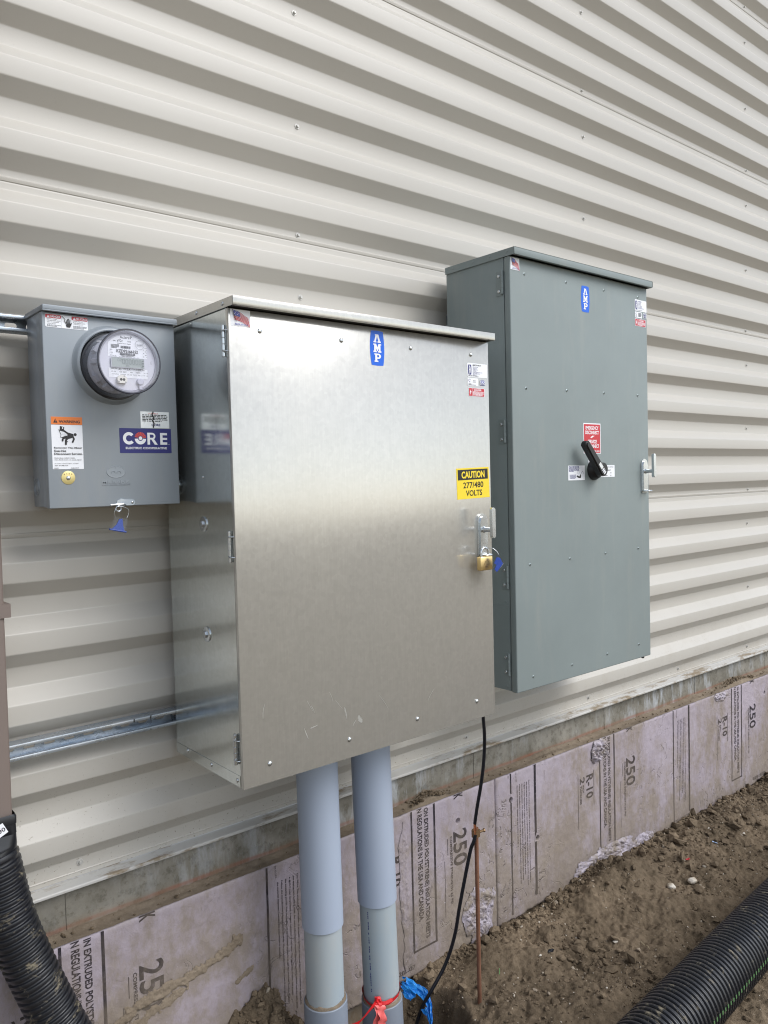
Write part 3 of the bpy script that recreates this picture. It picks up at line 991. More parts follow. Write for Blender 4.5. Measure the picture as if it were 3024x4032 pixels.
def foam_board(x0, x1, label, starts, close, codes, z_top=0.622, z_bot=0.010):
    b = thing('insulation_board', ((x0 + x1) / 2, -0.02, z_bot), label, 'foam board', 'lilac foam boards along the foundation')
    hx = sorted(set(np.round(np.concatenate([np.arange(x0, x1, 0.009), [x1]] + [np.arange(h[0] - 0.016, h[0] + 0.0161, 0.002) for h in HOLES if x0 < h[0] < x1]), 4)))
    hz = sorted(set(np.round(np.concatenate([np.arange(z_bot, z_top, 0.009), [z_top]] + [np.arange(h[1] - 0.016, h[1] + 0.0161, 0.002) for h in HOLES if x0 < h[0] < x1]), 4)))
    hx, hz = np.array(hx), np.array(hz)
    X, Z = np.meshgrid(hx, hz, indexing='ij')
    Y = -0.02 + foam_disp(X, Z)
    edge = np.minimum(np.minimum(X - x0, x1 - X) * 3, z_top - Z)
    Y += 0.004 * sstep(0.008, 0.0, edge)
    ragged = 0.014 * fbm(X, 0 * X, 14, 4, 0.6, 91) * sstep(0.09, 0.0, Z - z_bot)
    nick = -0.006 * sstep(0.2, 0.7, fbm(X, 0 * X, 18, 3, 0.6, 95)) * sstep(0.03, 0.0, z_top - Z)
    Zr = Z + ragged + nick
    nu, nv = X.shape
    co = np.stack([X.ravel(), Y.ravel(), Zr.ravel()], 1)
    F = grid_faces(nu, nv)[:, ::-1]
    # sides and back from the rim
    idx = np.arange(nu * nv).reshape(nu, nv)
    rim = np.concatenate([idx[:-1, 0], idx[-1, :-1], idx[:0:-1, -1], idx[0, :0:-1]])
    back = co[rim].copy()
    back[:, 1] = 0.0285
    n0 = len(co)
    co = np.concatenate([co, back])
    k = len(rim)
    r2 = np.roll(np.arange(k), -1)
    S = np.stack([rim, n0 + np.arange(k), n0 + r2, rim[r2]], 1)
    F = np.concatenate([F, S[:, ::-1]])
    np_obj('foam_body', co, F, M['foam'], b, smooth=True)
    # print
    pr = Print((0, -0.0206, 0), disp=disp1, step=0.00005, lift=0.0004)
    ink = M['foam_ink']
    zt = z_top - 0.004
    def vbar(x, w, za, zb):
        if not (x0 + 0.003 < x < x1 - 0.003): return
        n = max(2, int((zb - za) / 0.02))
        for i in range(n):
            a, c = za + (zb - za) * i / n, za + (zb - za) * (i + 1) / n
            pr.h = 0.0004
            pr.rect(ink, x - w / 2, x + w / 2, a, c)
        pr.h = 0.0004
    caution = ['CAUTION: This product is combustible. A protective barrier or thermal barrier is required as specified in',
               'the appropriate building code. For more information consult the local building official and the data sheet',
               'R @75 F mean temperature. R means resistance to heat flow. The higher the R-value, the greater',
               'the insulating power. This insulation will be installed properly to get the marked R-value. Follow',
               "Follow the manufacturer's instructions carefully. If a manufacturer's fact sheet is not provided with",
               'the material shipment, request this and review it carefully.']
    def T(t, xa, xb, za, zb, bold):
        if xa > x0 + 0.002 and xb < x1 - 0.002: pr.text(ink, t, xa, xb, za, zb, bold, rot=1)
    for n, s in enumerate(starts):
        vbar(s, 0.0070, 0.03, zt)
        T('ate U-197', s + 0.030, s + 0.036, 0.575, 0.615, 0)
        for i, t in enumerate(caution):
            top = 0.560 if i else 0.563
            T(t, s + 0.116 - i * 0.0148 - 0.0065, s + 0.116 - i * 0.0148, top - len(t) * 0.00415, top, 2.2)
        vbar(s + 0.152, 0.0125, 0.06, zt)
        T('R-10', s + 0.505, s + 0.556, 0.369, 0.477, 1.8)
        T('2', s + 0.459, s + 0.494, 0.447, 0.476, 1)
        T('INCH', s + 0.479, s + 0.489, 0.405, 0.439, 1)
        T('THICKNESS', s + 0.459, s + 0.471, 0.357, 0.440, 1)
        vbar(s + 0.446, 0.0018, 0.25, 0.50)
        vbar(s + 0.562, 0.0022, 0.33, 0.49)
        vbar(s + 0.609, 0.0075, 0.098, zt)
        T('N REGULATIONS IN THE USA AND CANADA.', s + 0.637, s + 0.660, 0.198, 0.618, 2)
        T('IN EXTRUDED POLYSTYRENE) INSULATION MEETS' if close.get(n, 0) != 2 else 'ON EXTRUDED POLYSTYRENE) INSULATION MEETS', s + 0.665, s + 0.691, 0.124, 0.614, 2)
        vbar(s + 0.722, 0.0085, 0.098, zt)
        if close.get(n):
            for k in range(6):
                a = s + 0.606 + 0.120 * k / 6
                if x0 < a < x1: pr.rect(ink, a, a + 0.020, 0.091, 0.0985)
        vbar(s + 0.772, 0.0016, 0.16, 0.38)
        T('COMPRESSIVE STRENGTH 25 PSI', s + 0.802, s + 0.813, 0.205, 0.466, 1.2)
        vbar(s + 0.789, 0.0016, 0.40, 0.462)
        T('250', s + 0.819, s + 0.892, 0.341, 0.479, 1.2)
        T('K', s + 0.825, s + 0.872, 0.602, 0.6195, 2.5)
    for t, xa, xb in codes:
        pr.text(ink, t, xa, xb, 0.034, 0.050, 0)
    pr.done(b)
    return b
foam_board(-4.06, -1.622, 'clean end of the lilac foam boards, left of the black drain hose', [], {}, [])
fb1 = foam_board(-1.620, 0.819, 'lilac foam board behind the two grey conduits, mud crust across it', [-1.478, -0.239], {1: 2}, [('2B2327', 0.296, 0.373)])
fb2 = foam_board(0.822, 3.268, 'lilac foam board right of the ground rod, torn along its lower edge', [0.912, 2.151], {1: 1}, [('012201 2B2327', 2.121, 2.296), ('012201 2B2327', 3.006, 3.16)])
foam_board(3.271, 5.71, 'lilac foam board farthest right along the foundation', [3.390, 4.63], {}, [])

def crumple(parent, name, cx, cz, w, h, amp, seed, material, y=-0.0215, n=44, curl=0.0):
    """torn, wrinkled facer film standing off the board"""
    u = np.linspace(-1, 1, n)
    U, V = np.meshgrid(u, u, indexing='ij')
    X, Z = cx + U * w / 2, cz + V * h / 2
    edge = sstep(1.0, 0.55, np.hypot(U, V) + 0.45 * fbm(X, Z, 14, 3, 0.6, seed))
    rid = np.abs(fbm(X, Z, 20, 4, 0.6, seed + 3)) + 0.5 * np.abs(fbm(X, Z, 55, 2, 0.5, seed + 9))
    Y = y - amp * edge * rid * 1.6 - curl * edge * (V + 1) ** 2
    keep = edge > 0.06
    F = grid_faces(n, n)
    ok = keep.ravel()[F].all(axis=1)
    co = np.stack([X.ravel() + 0.004 * fbm(X.ravel(), Z.ravel(), 40, 2, 0.5, seed + 20), Y.ravel(), Z.ravel()], 1)
    F = F[ok][:, ::-1]
    used = np.unique(F)
    rem = np.full(len(co), -1)
    rem[used] = np.arange(len(used))
    np_obj(name, co[used], rem[F], material, parent, smooth=False)
crumple(fb2, 'torn_film', 1.60, 0.055, 0.56, 0.13, 0.012, 201, M['facer'])
crumple(fb2, 'torn_film', 1.86, 0.030, 0.26, 0.10, 0.010, 231, M['facer'])
crumple(fb2, 'torn_film', 1.51, 0.575, 0.15, 0.12, 0.022, 207, M['facer'], curl=0.004)
crumple(fb1, 'torn_film', 0.715, 0.115, 0.20, 0.25, 0.011, 213, M['facer'], n=60)
crumple(fb1, 'torn_film', 0.330, 0.33, 0.050, 0.58, 0.0035, 219, M['foam'], n=70)
crumple(fb2, 'torn_film', 2.64, 0.595, 0.20, 0.06, 0.014, 223, M['facer'])

def crust(name, pts, width, thick, seed, parent):
    """dried mud left on the board along a path of (x, z), with a ragged, cracked outline"""
    P = np.array(pts, float)
    x0, x1, z0, z1 = P[:, 0].min() - width, P[:, 0].max() + width, P[:, 1].min() - width, P[:, 1].max() + width
    xs, zs = np.arange(x0, x1, 0.0028), np.arange(z0, z1, 0.0028)
    X, Z = np.meshgrid(xs, zs, indexing='ij')
    d = np.full(X.shape, 9.0)
    for (ax, az), (bx, bz) in zip(P, P[1:]):
        t = np.clip(((X - ax) * (bx - ax) + (Z - az) * (bz - az)) / ((bx - ax) ** 2 + (bz - az) ** 2), 0, 1)
        d = np.minimum(d, np.hypot(X - ax - t * (bx - ax), Z - az - t * (bz - az)))
    m = 0.85 - d / (width / 2) + 1.0 * fbm(X, Z, 13, 4, 0.65, seed) + 0.75 * fbm(X, Z, 60, 3, 0.6, seed + 7)
    body = sstep(0.0, 0.55, m)
    Y = -0.0200 - thick * (0.15 + body * (0.55 + 1.1 * np.abs(fbm(X, Z, 38, 4, 0.65, seed + 5))))
    co = np.stack([X.ravel(), Y.ravel(), Z.ravel()], 1)
    F = grid_faces(len(xs), len(zs))[:, ::-1]
    F = F[(m > 0.02).ravel()[F].all(axis=1)]
    used = np.unique(F)
    rem = np.full(len(co), -1)
    rem[used] = np.arange(len(used))
    np_obj(name, co[used], rem[F], M['mud'], parent, smooth=True)
crust('dried_mud', [(-0.80, 0.325), (-0.72, 0.345), (-0.62, 0.375), (-0.52, 0.385), (-0.43, 0.400), (-0.34, 0.425)], 0.042, 0.006, 301, fb1)
crust('dried_mud', [(-0.72, 0.300), (-0.62, 0.330), (-0.54, 0.350)], 0.040, 0.003, 311, fb1)
crust('dried_mud', [(-0.36, 0.30), (-0.30, 0.325)], 0.030, 0.003, 317, fb1)

def dirt_ledge():
    xs = np.arange(-1.7, 5.5, 0.007)
    ys = np.linspace(-0.0225, 0.0315, 10)
    X, Y = np.meshgrid(xs, ys, indexing='ij')
    hp = 0.024 * np.exp(-((X - 0.475) / 0.075) ** 2) + 0.026 * np.exp(-((X - 2.85) / 0.15) ** 2) + 0.012 * np.exp(-((X - 2.42) / 0.06) ** 2) + 0.010 * np.exp(-((X - 1.2) / 0.12) ** 2)
    Z = 0.6225 + 0.004 * np.abs(fbm(X, Y, 20, 4, 0.6, 401)) + hp * (0.6 + 0.9 * np.abs(fbm(X, Y, 70, 3, 0.6, 405))) * sstep(-0.024, -0.012, Y) + 0.007 * sstep(0.005, 0.03, Y)
    co = np.stack([X.ravel(), Y.ravel(), Z.ravel()], 1)
    np_obj('dirt_ledge', co, grid_faces(len(xs), len(ys)), M['mud'], kind='stuff')
dirt_ledge()

def rocks(name, pts, sizes, material, seed, flat=0.75, sub=1):
    """many small stones as one mesh"""
    rng = np.random.default_rng(seed)
    t = bmesh.new()
    bmesh.ops.create_icosphere(t, subdivisions=sub, radius=1)
    t.verts.ensure_lookup_table()
    V = np.array([v.co[:] for v in t.verts])
    F = np.array([[v.index for v in f.verts] for f in t.faces])
    t.free()
    n = len(pts)
    nv = len(V)
    bumpy = 1 + 0.32 * rng.standard_normal((n, nv, 1)).clip(-1.3, 1.3)
    sc = rng.uniform(0.6, 1.25, (n, 1, 3)) * np.array([1, 1, flat]) * sizes[:, None, None]
    L = V[None] * bumpy * sc
    a = rng.uniform(0, 2 * PI, n)
    c, s = np.cos(a)[:, None], np.sin(a)[:, None]
    X = L[..., 0] * c - L[..., 1] * s
    Y = L[..., 0] * s + L[..., 1] * c
    tilt = rng.uniform(-0.7, 0.7, n)
    ct, st = np.cos(tilt)[:, None], np.sin(tilt)[:, None]
    Z = L[..., 2]
    X, Z = X * ct - Z * st, X * st + Z * ct
    co = np.stack([X, Y, Z], -1) + pts[:, None, :]
    FF = (F[None] + (np.arange(n) * nv)[:, None, None]).reshape(-1, 3)
    np_obj(name, co.reshape(-1, 3), FF, material, smooth=False, kind='stuff')

def scatter():
    rng = np.random.default_rng(5)
    def area(n):
        x = rng.uniform(-0.45, 3.7, n)
        y = -0.03 - 1.15 * rng.random(n) ** 1.25
        keep = vnoise(x * 5, y * 5, 61) + 0.5 * vnoise(x * 17, y * 17, 62) > rng.uniform(0.25, 1.15, n)
        return x[keep], y[keep]
    x, y = area(18000)
    s = 0.0024 * (1 - rng.random(len(x)) * 0.995) ** -0.52
    s = np.clip(s, 0.002, 0.024)
    s *= 0.55 + 0.9 * vnoise(x * 3.1, y * 3.1, 64)
    z = ground_height(x, y) + s * 0.25
    rocks('soil_crumbs', np.stack([x, y, z], 1), s, M['clod'], 11)
    x, y = area(3600)
    s = np.clip(0.0017 * (1 - rng.random(len(x)) * 0.985) ** -0.45, 0.0015, 0.009)
    rocks('pebbles', np.stack([x, y, ground_height(x, y) + s * 0.35], 1), s, M['pebble'], 12)
    # crumbs on the heap and along the foot of the boards
    x = rng.uniform(-0.45, -0.10, 900)
    y = -0.025 - 0.30 * rng.random(900)
    s = np.clip(0.0035 * (1 - rng.random(900) * 0.99) ** -0.5, 0.003, 0.016)
    rocks('heap_crumbs', np.stack([x, y, ground_height(x, y) + s * 0.3], 1), s, M['clod'], 13)
    x = rng.uniform(0.3, 3.4, 1500)
    y = -0.022 - 0.06 * rng.random(1500)
    s = np.clip(0.003 * (1 - rng.random(1500) * 0.99) ** -0.5, 0.003, 0.017)
    rocks('edge_crumbs', np.stack([x, y, ground_height(x, y) + s * 0.3], 1), s, M['clod'], 14)
    xx = np.concatenate([rng.normal(0.475, 0.06, 160), rng.normal(2.85, 0.12, 170), rng.uniform(-0.9, 3.4, 160)])
    yy = rng.uniform(-0.016, 0.028, len(xx))
    s = np.clip(0.0022 * (1 - rng.random(len(xx)) * 0.99) ** -0.45, 0.002, 0.008)
    zz = 0.627 + 0.022 * np.exp(-((xx - 0.475) / 0.075) ** 2) + 0.024 * np.exp(-((xx - 2.85) / 0.15) ** 2)
    rocks('ledge_crumbs', np.stack([xx, yy, zz], 1), s, M['clod'], 15)
scatter()

# ================================================================== strut channels
def strut(name, x0, x1, z, label, marks=(), group=None):
    s = thing(name, (x0, -0.003, z - 0.0206), label, 'strut channel', group)
    h, yb, yf = 0.0206, -0.0035, -0.0445
    # back plate with real slots
    bm = B()
    pitch = 0.0508
    n = int((x1 - x0) / pitch)
    m = 20
    for i in range(n):
        cx = x0 + pitch * (i + 0.5)
        R, H = [], []
        for k in range(m):
            t = 2 * PI * k / m
            c, sn = math.cos(t), math.sin(t)
            f = min(pitch / 2 / abs(c) if abs(c) > 1e-6 else 9, h / abs(sn) if abs(sn) > 1e-6 else 9)
            R.append(bm.verts.new((cx + c * f, yb, z + sn * f)))
            H.append(bm.verts.new((cx + (0.0075 if c > 0.01 else (-0.0075 if c < -0.01 else 0)) + 0.0071 * c, yb, z + 0.0071 * sn)))
        for k in range(m):
            j = (k + 1) % m
            bm.faces.new((R[k], R[j], H[j], H[k]))
        # thickness of the slot edge
        H2 = [bm.verts.new(v.co + Vector((0, 0.0025, 0))) for v in H]
        for k in range(m):
            j = (k + 1) % m
            bm.faces.new((H[k], H[j], H2[j], H2[k]))
    bmesh.ops.remove_doubles(bm, verts=bm.verts, dist=0.00005)
    obj('back_plate', bm, M['strut'], s)
    xe = x0 + pitch * n
    bm = B()
    for sg in (1, -1):
        P = fillet([(yb, sg * h), (yf, sg * h), (yf, sg * (h - 0.0095)), (yf + 0.0075, sg * (h - 0.0095))], 0.003, 3)
        rows = [[bm.verts.new((x, y, z + dz)) for y, dz in P] for x in (x0, xe)]
        for j in range(len(P) - 1):
            bm.faces.new((rows[0][j], rows[1][j], rows[1][j + 1], rows[0][j + 1]))
    bmesh.ops.recalc_face_normals(bm, faces=bm.faces)
    bmesh.ops.solidify(bm, geom=bm.faces[:], thickness=0.0022)
    bmesh.ops.recalc_face_normals(bm, faces=bm.faces)
    obj('channel', bm, M['strut'], s, smooth=True)
    for mx in marks:
        bm = B()
        prism(bm, [(-0.0016, 0.0125), (0.0018, 0.0125), (0.0026, 0.0207), (-0.0008, 0.0207)], (mx, yf, z), (1, 0, 0), (0, 0, 1), (0, -1, 0), 0, 0.0004)
        obj('marker_line', bm, M['black'], s)
    return s
G = 'zinc strut channels holding the boxes off the wall'
strut('strut_channel', -1.40, 0.33, 2.2385, 'upper zinc strut channel running behind the meter socket at its left', group=G)
strut('strut_channel', -1.40, 0.33, 1.1650, 'lower slotted zinc strut channel from the downspout to behind the bare metal cabinet', (-0.655, -0.607), group=G)
strut('strut_channel', 0.62, 1.38, 2.42, 'zinc strut channel behind the top of the tall grey-green cabinet', group=G)
strut('strut_channel', 0.62, 1.38, 1.22, 'zinc strut channel behind the bottom of the tall grey-green cabinet', group=G)

# ================================================================== bare galvanised cabinet
def hood(parent, x0, x1, y0, y1, z0, z1, m, slope=0.0, bev=0.0012, th=0.0016):
    bm = B()
    box(bm, x0, x1, y0, y1, z1 - th, z1, 0.0)
    box(bm, x0, x1, y0 - 0.0003, y0 + th, z0, z1 + 0.0002, bev, 2)
    box(bm, x0 - 0.0003, x0 + th, y0 + th + 0.0002, y1, z0, z1 - th - 0.0001)
    box(bm, x1 - th, x1 + 0.0003, y0 + th + 0.0002, y1, z0, z1 - th - 0.0001)
    # small return at the bottom of the front lip
    box(bm, x0 + 0.002, x1 - 0.002, y0 + th + 0.0002, y0 + 0.009, z0 - 0.0001, z0 + th)
    return obj('rain_hood', bm, m, parent, smooth=True)

def build_galv():
    x0, x1, yf, yb, zb, zt = -0.5325, 0.3835, -0.4277, -0.045, 1.0645, 2.2520
    c = thing('galvanised_cabinet', ((x0 + x1) / 2, yb, zb), 'large bare galvanised steel cabinet, padlocked, in the middle of the wall', 'electrical cabinet')
    bm = B()
    box(bm, x0, x1, -0.4115, yb, zb + 0.002, 2.2615, 0.0010)
    obj('cabinet_body', bm, M['galv_side'], c)
    bm = B()
    box(bm, x0 + 0.004, x1 - 0.004, -0.4145, -0.4112, zb + 0.004, zt - 0.004)
    obj('gasket', bm, M['gasket'], c)
    bm = B()
    box(bm, x0 - 0.0028, x1 + 0.001, yf, -0.4142, zb, zt, 0.0016, 2)
    obj('door', bm, M['galv'], c, smooth=True)
    h = hood(c, x0 - 0.0045, x1 + 0.0035, -0.4560, yb, 2.2545, 2.2762, M['galv'])
    bm = B()
    box(bm, x0 + 0.002, x1 - 0.002, -0.4475, -0.4120, 2.2549, 2.2600)
    obj('hood_shade_gasket', bm, M['gasket'], c)  # dark gasket strip added to stand in for the shade under the hood
    # lower flange of the side
    bm = B()
    box(bm, x0 - 0.0012, x0 + 0.0005, -0.4090, yb, zb + 0.0015, zb + 0.030)
    obj('side_flange', bm, M['galv_side'], c)
    # door rivets
    src = None
    for x, z in ((-0.448, 2.2045), (-0.195, 2.205), (0.056, 2.206), (0.306, 2.208), (-0.458, 1.113), (-0.204, 1.116), (0.048, 1.119), (0.301, 1.121)):
        if src is None:
            bm = dome(B(), (x, yf, z), (0, -1, 0), 0.0066, 0.0048, 16)
            src, fx = obj('rivet', bm, M['zinc'], c, smooth='all'), (x, z)
        else: copy_at(src, c, (x - fx[0], 0, z - fx[1]))
    # screws on the side
    src = None
    for y, z in ((-0.116, 1.087), (-0.256, 1.084), (-0.395, 1.081), (-0.266, 2.2675), (-0.405, 2.2655), (-0.125, 2.2685)):
        xx = x0 - (0.0012 if z < 2 else 0.0045)
        if src is None:
            bm = dome(B(), (xx, y, z), (-1, 0, 0), 0.0058, 0.0044, 16)
            src, fx = obj('side_screw', bm, M['zinc'], c, smooth='all'), (xx, y, z)
        else: copy_at(src, c, (xx - fx[0], y - fx[1], z - fx[2]))
    src = None
    for y, z in ((-0.258, 1.722), (-0.255, 1.432)):
        if src is None:
            bm = B()
            lathe(bm, (x0, y, z), (-1, 0, 0), [(-0.0005, 0.020), (0.0026, 0.020), (0.0032, 0.0190), (0.0032, 0.008)], 28)
            lathe(bm, (x0, y, z), (-1, 0, 0), [(0.003, 0.0095), (0.0075, 0.0090), (0.0085, 0.0078)], 6)
            src, fx = obj('washer_bolt', bm, M['zinc'], c, smooth=True), (y, z)
        else: copy_at(src, c, (0, y - fx[0], z - fx[1]))
    # small bare rivet tip
    bm = dome(B(), (x0, -0.262, 1.845), (-1, 0, 0), 0.0035, 0.003, 10)
    obj('rivet_tip', bm, M['zinc'], c, smooth='all')
    # lift-off hinges
    for zc, y in ((2.1745, -0.4065), (1.670, -0.4045), (1.161, -0.3985)):
        bm = B()
        for k in range(5):
            z0 = zc - 0.0385 + k * 0.0154
            lathe(bm, (x0 - 0.0058, y, z0 + 0.0003), (0, 0, 1), [(0, 0.0043), (0.0008, 0.0052), (0.0140, 0.0052), (0.0148, 0.0043)], 14)
        lathe(bm, (x0 - 0.0058, y, zc - 0.039), (0, 0, 1), [(0, 0.003), (0.078, 0.003)], 8)
        box(bm, x0 - 0.0016, x0 + 0.0004, y - 0.001, y + 0.016, zc - 0.037, zc + 0.037)
        hg = obj('hinge', bm, M['zinc'], c, smooth=True)
        for dz in (0.025, -0.026):
            bm = B()
            tube(bm, [(x0 - 0.0075, y + 0.004, zc + dz + 0.002), (x0 - 0.0100, y - 0.004, zc + dz), (x0 - 0.0080, y - 0.015, zc + dz), (x0 - 0.0028, y - 0.0175, zc + dz)], 0.0016, 8)
            obj('hinge_pin', bm, M['zinc'], hg, smooth=True)
    t_handle(c, 0.3400, 1.6620, yf, M['zinc'])
    # stickers
    flag_sticker(c, yf, -0.5290, -0.4745, 2.2095, 2.2505)
    amp_badge(c, 'logo_badge', yf, -0.0960, -0.0445, 2.1460, 2.2430, M['blue'], M['white'])
    p, pr = sticker(c, 'rating_label', yf, 0.2885, 0.3775, 2.1385, 2.1815, M['white'])
    amp_badge(None, None, 0, 0.003, 0.018, 0.007, 0.038, M['navy'], M['white'], pr)
    pr.text(M['black'], 'MECT6-4L13', 0.024, 0.060, 0.0355, 0.0395, 2)
    lines_text(pr, M['navy'], ['ENCL TYPE : 3R', 'VOLTS: 600', 'SYSTEM: 3PH 4W', 'AMPS: 600', 'BUS MTG AMPS 60,000 1-POLE', 'ENCL. RATED: NO. 3R', 'SERIAL NO.'], 0.024, 0.0325, 0.0040, 0.0026, 0.62)
    pr.fine(M['black'], 0.004, 0.082, 0.0025, 0.0048, 1, 3)
    pr.done(p)
    p, pr = sticker(c, 'certification_label', yf, 0.2885, 0.3355, 2.1115, 2.1355, M['white'], rad=0.002)
    pr.ring(M['navy'], 0.0085, 0.0165, 0.003, 0.0045, 0.3, 5.9, 14)
    pr.fine(M['grey'], 0.004, 0.016, 0.001, 0.0085, 3, 4)
    pr.text(M['black'], 'METER', 0.024, 0.036, 0.0145, 0.0170, 1)
    pr.text(M['black'], 'SOCKETS', 0.023, 0.037, 0.0105, 0.0130, 1)
    pr.fine(M['black'], 0.004, 0.043, 0.0010, 0.0035, 1, 6)
    pr.done(p)
    p, pr = sticker(c, 'oval_mark', yf, 0.3425, 0.3680, 2.1140, 2.1330, M['palegrey'], rad=0.006)
    pr.disc(M['navy'], 0.0127, 0.0115, 0.0118, 20, 0.0068)
    pr.disc(M['white'], 0.0127, 0.0115, 0.0100, 20, 0.0052)
    pr.disc(M['flagblue'], 0.0127, 0.0115, 0.0062, 14, 0.0042)
    pr.disc(M['white'], 0.0127, 0.0115, 0.0026, 10, 0.0022)
    pr.rect(M['navy'], 0.003, 0.0225, 0.0008, 0.0036)
    pr.done(p)
    danger_small(c, yf, 0.2920, 0.3640, 2.0790, 2.1050, 8)
    p, pr = sticker(c, 'caution_sign', yf, 0.2320, 0.3770, 1.7615, 1.8570, M['yellow'], rad=0.0006, tilt=0.028)
    w, hh = 0.145, 0.0955
    pr.rect(M['black'], 0.0055, w - 0.0055, hh * 0.615, hh * 0.950)
    pr.text(M['yellow'], 'CAUTION', w * 0.15, w * 0.86, hh * 0.665, hh * 0.895, 3)
    pr.text(M['black'], '277/480', w * 0.19, w * 0.81, hh * 0.345, hh * 0.540, 1.3)
    pr.text(M['black'], 'VOLTS', w * 0.26, w * 0.76, hh * 0.085, hh * 0.275, 1.3)
    pr.done(p)
    # pale rubs and scratches on the door's lower part
    sm = mat('scuffed_zinc', (0.50, 0.50, 0.475), 0.42, 0.62)
    rn = random.Random(4)
    for cx, cz, a, L, w in ((-0.330, 1.235, -1.05, 0.040, 0.0014), (-0.322, 1.225, -1.12, 0.026, 0.0020), (-0.262, 1.245, -1.2, 0.034, 0.0012), (-0.236, 1.220, -0.9, 0.04, 0.0010),
                            (-0.215, 1.192, -1.35, 0.036, 0.0050), (-0.165, 1.165, -1.0, 0.026, 0.0130), (-0.185, 1.158, 0.9, 0.020, 0.0025), (-0.345, 1.165, -1.2, 0.034, 0.0035),
                            (-0.320, 1.178, 0.15, 0.026, 0.0040), (-0.080, 1.195, -0.95, 0.065, 0.0010), (0.105, 1.180, 0.85, 0.045, 0.0010), (-0.47, 1.25, 1.4, 0.04, 0.0018)):
        bend = rn.uniform(-0.05, 0.07) * L
        top, bot = [], []
        for i in range(13):
            t = -1 + 2 * i / 12
            e = w * (1 - t * t) ** 0.6 / 2
            top.append((t * L / 2, e * rn.uniform(0.45, 1.1) + bend * (1 - t * t)))
            bot.append((t * L / 2, -e * rn.uniform(0.45, 1.1) + bend * (1 - t * t)))
        pts = top + bot[::-1][1:-1]
        bm = B()
        vs = [bm.verts.new((cx + x * math.cos(a) - z * math.sin(a), yf - 0.0002, cz + x * math.sin(a) + z * math.cos(a))) for x, z in pts]
        f = bm.faces.new(vs)
        f.normal_update()
        if f.normal.y > 0: f.normal_flip()
        bmesh.ops.triangulate(bm, faces=bm.faces)
        obj('scuff', bm, sm, c)
    return c
build_galv()

def seal_tag(label, wire, corners, y, blue, dy=0.0):
    """clear plastic meter seal with a blue insert, hung on a wire loop"""
    a, b, c, d = [Vector((p[0], y + (p[2] if len(p) > 2 else 0), p[1])) for p in corners]   # top left, top right, bottom right, bottom left
    s = thing('meter_seal', a, label, 'wire seal', 'clear and blue wire seals')
    bm = B()
    tube(bm, spline(wire, 6), 0.0009, 6)
    obj('wire', bm, M['zinc'], s, smooth=True)
    bm = B()
    n = Vector((0, -1, 0))
    lo = [bm.verts.new(p) for p in (a, b, c, d)]
    hi = [bm.verts.new(p + n * 0.004) for p in (a, b, c, d)]
    bm.faces.new(lo); bm.faces.new(hi[::-1])
    for i in range(4): bm.faces.new((lo[i], lo[(i + 1) % 4], hi[(i + 1) % 4], hi[i]))
    bmesh.ops.recalc_face_normals(bm, faces=bm.faces)
    obj('clear_case', bm, M['clear_edge'], s)
    bm = B()
    P = lambda u, v: a * (1 - u) * (1 - v) + b * u * (1 - v) + c * u * v + d * (1 - u) * v
    outl = blue
    lo = [bm.verts.new(P(u, v) + n * 0.001) for u, v in outl]
    hi = [bm.verts.new(P(u, v) + n * 0.003) for u, v in outl]
    bm.faces.new(lo); bm.faces.new(hi[::-1])
    k = len(outl)
    for i in range(k): bm.faces.new((lo[i], lo[(i + 1) % k], hi[(i + 1) % k], hi[i]))
    bmesh.ops.recalc_face_normals(bm, faces=bm.faces)
    obj('blue_insert', bm, M['seal_blue'], s)
    bm = B()
    tube(bm, [d + (d - c) * 0.10 + n * 0.002, c + (c - d) * 0.05 + n * 0.002], 0.0022, 8)
    obj('base_bar', bm, M['clear_edge'] if dy else M['seal_blue'], s, smooth=True)

def build_padlock():
    x, y, z0, z1 = 0.3200, -0.4560, 1.5370, 1.5800
    p = thing('padlock', (x, y, z0), 'brass padlock hanging from the galvanised cabinet door handle', 'padlock')
    bm = B()
    box(bm, x - 0.0275, x + 0.0275, y - 0.0085, y + 0.0085, z0, z1, 0.0030, 3)
    b = obj('padlock_body', bm, M['brass'], p, smooth=True)
    pr = Print((x, y - 0.0087, (z0 + z1) / 2))
    pr.ring(M['bronze'], 0.0, -0.002, 0.0098, 0.0106, 0.35, 3.3, 16)
    pr.ring(M['bronze'], 0.0, -0.003, 0.0095, 0.0101, 2.4, 4.4, 12)
    pr.fine(M['bronze'], -0.006, 0.006, -0.012, -0.004, 2, 5)
    pr.done(b, 'stamp')
    bm = B()
    pts = [(x - 0.0155, y, z1 - 0.004), (x - 0.0155, y, z1 + 0.012)] + [(x - 0.0155 * math.cos(t), y, z1 + 0.012 + 0.0155 * math.sin(t)) for t in [PI * i / 10 for i in range(1, 10)]] + [(x + 0.0155, y, z1 + 0.012), (x + 0.0155, y, z1 - 0.004)]
    tube(bm, pts, 0.0036, 12)
    obj('shackle', bm, M['zinc'], p, smooth=True)
build_padlock()
seal_tag('blue wire seal stretched off the brass padlock',
         [(0.322, -0.452, 1.601), (0.335, -0.470, 1.606), (0.347, -0.480, 1.596), (0.352, -0.485, 1.585)],
         [(0.3460, 1.5900, 0), (0.3745, 1.5560, 0), (0.3370, 1.5270, 0), (0.3190, 1.5520, 0)], -0.484,
         [(0.10, 0.25), (0.42, 0.05), (0.95, 0.10), (0.97, 0.88), (0.55, 0.95), (0.45, 0.62), (0.12, 0.72)], 1)

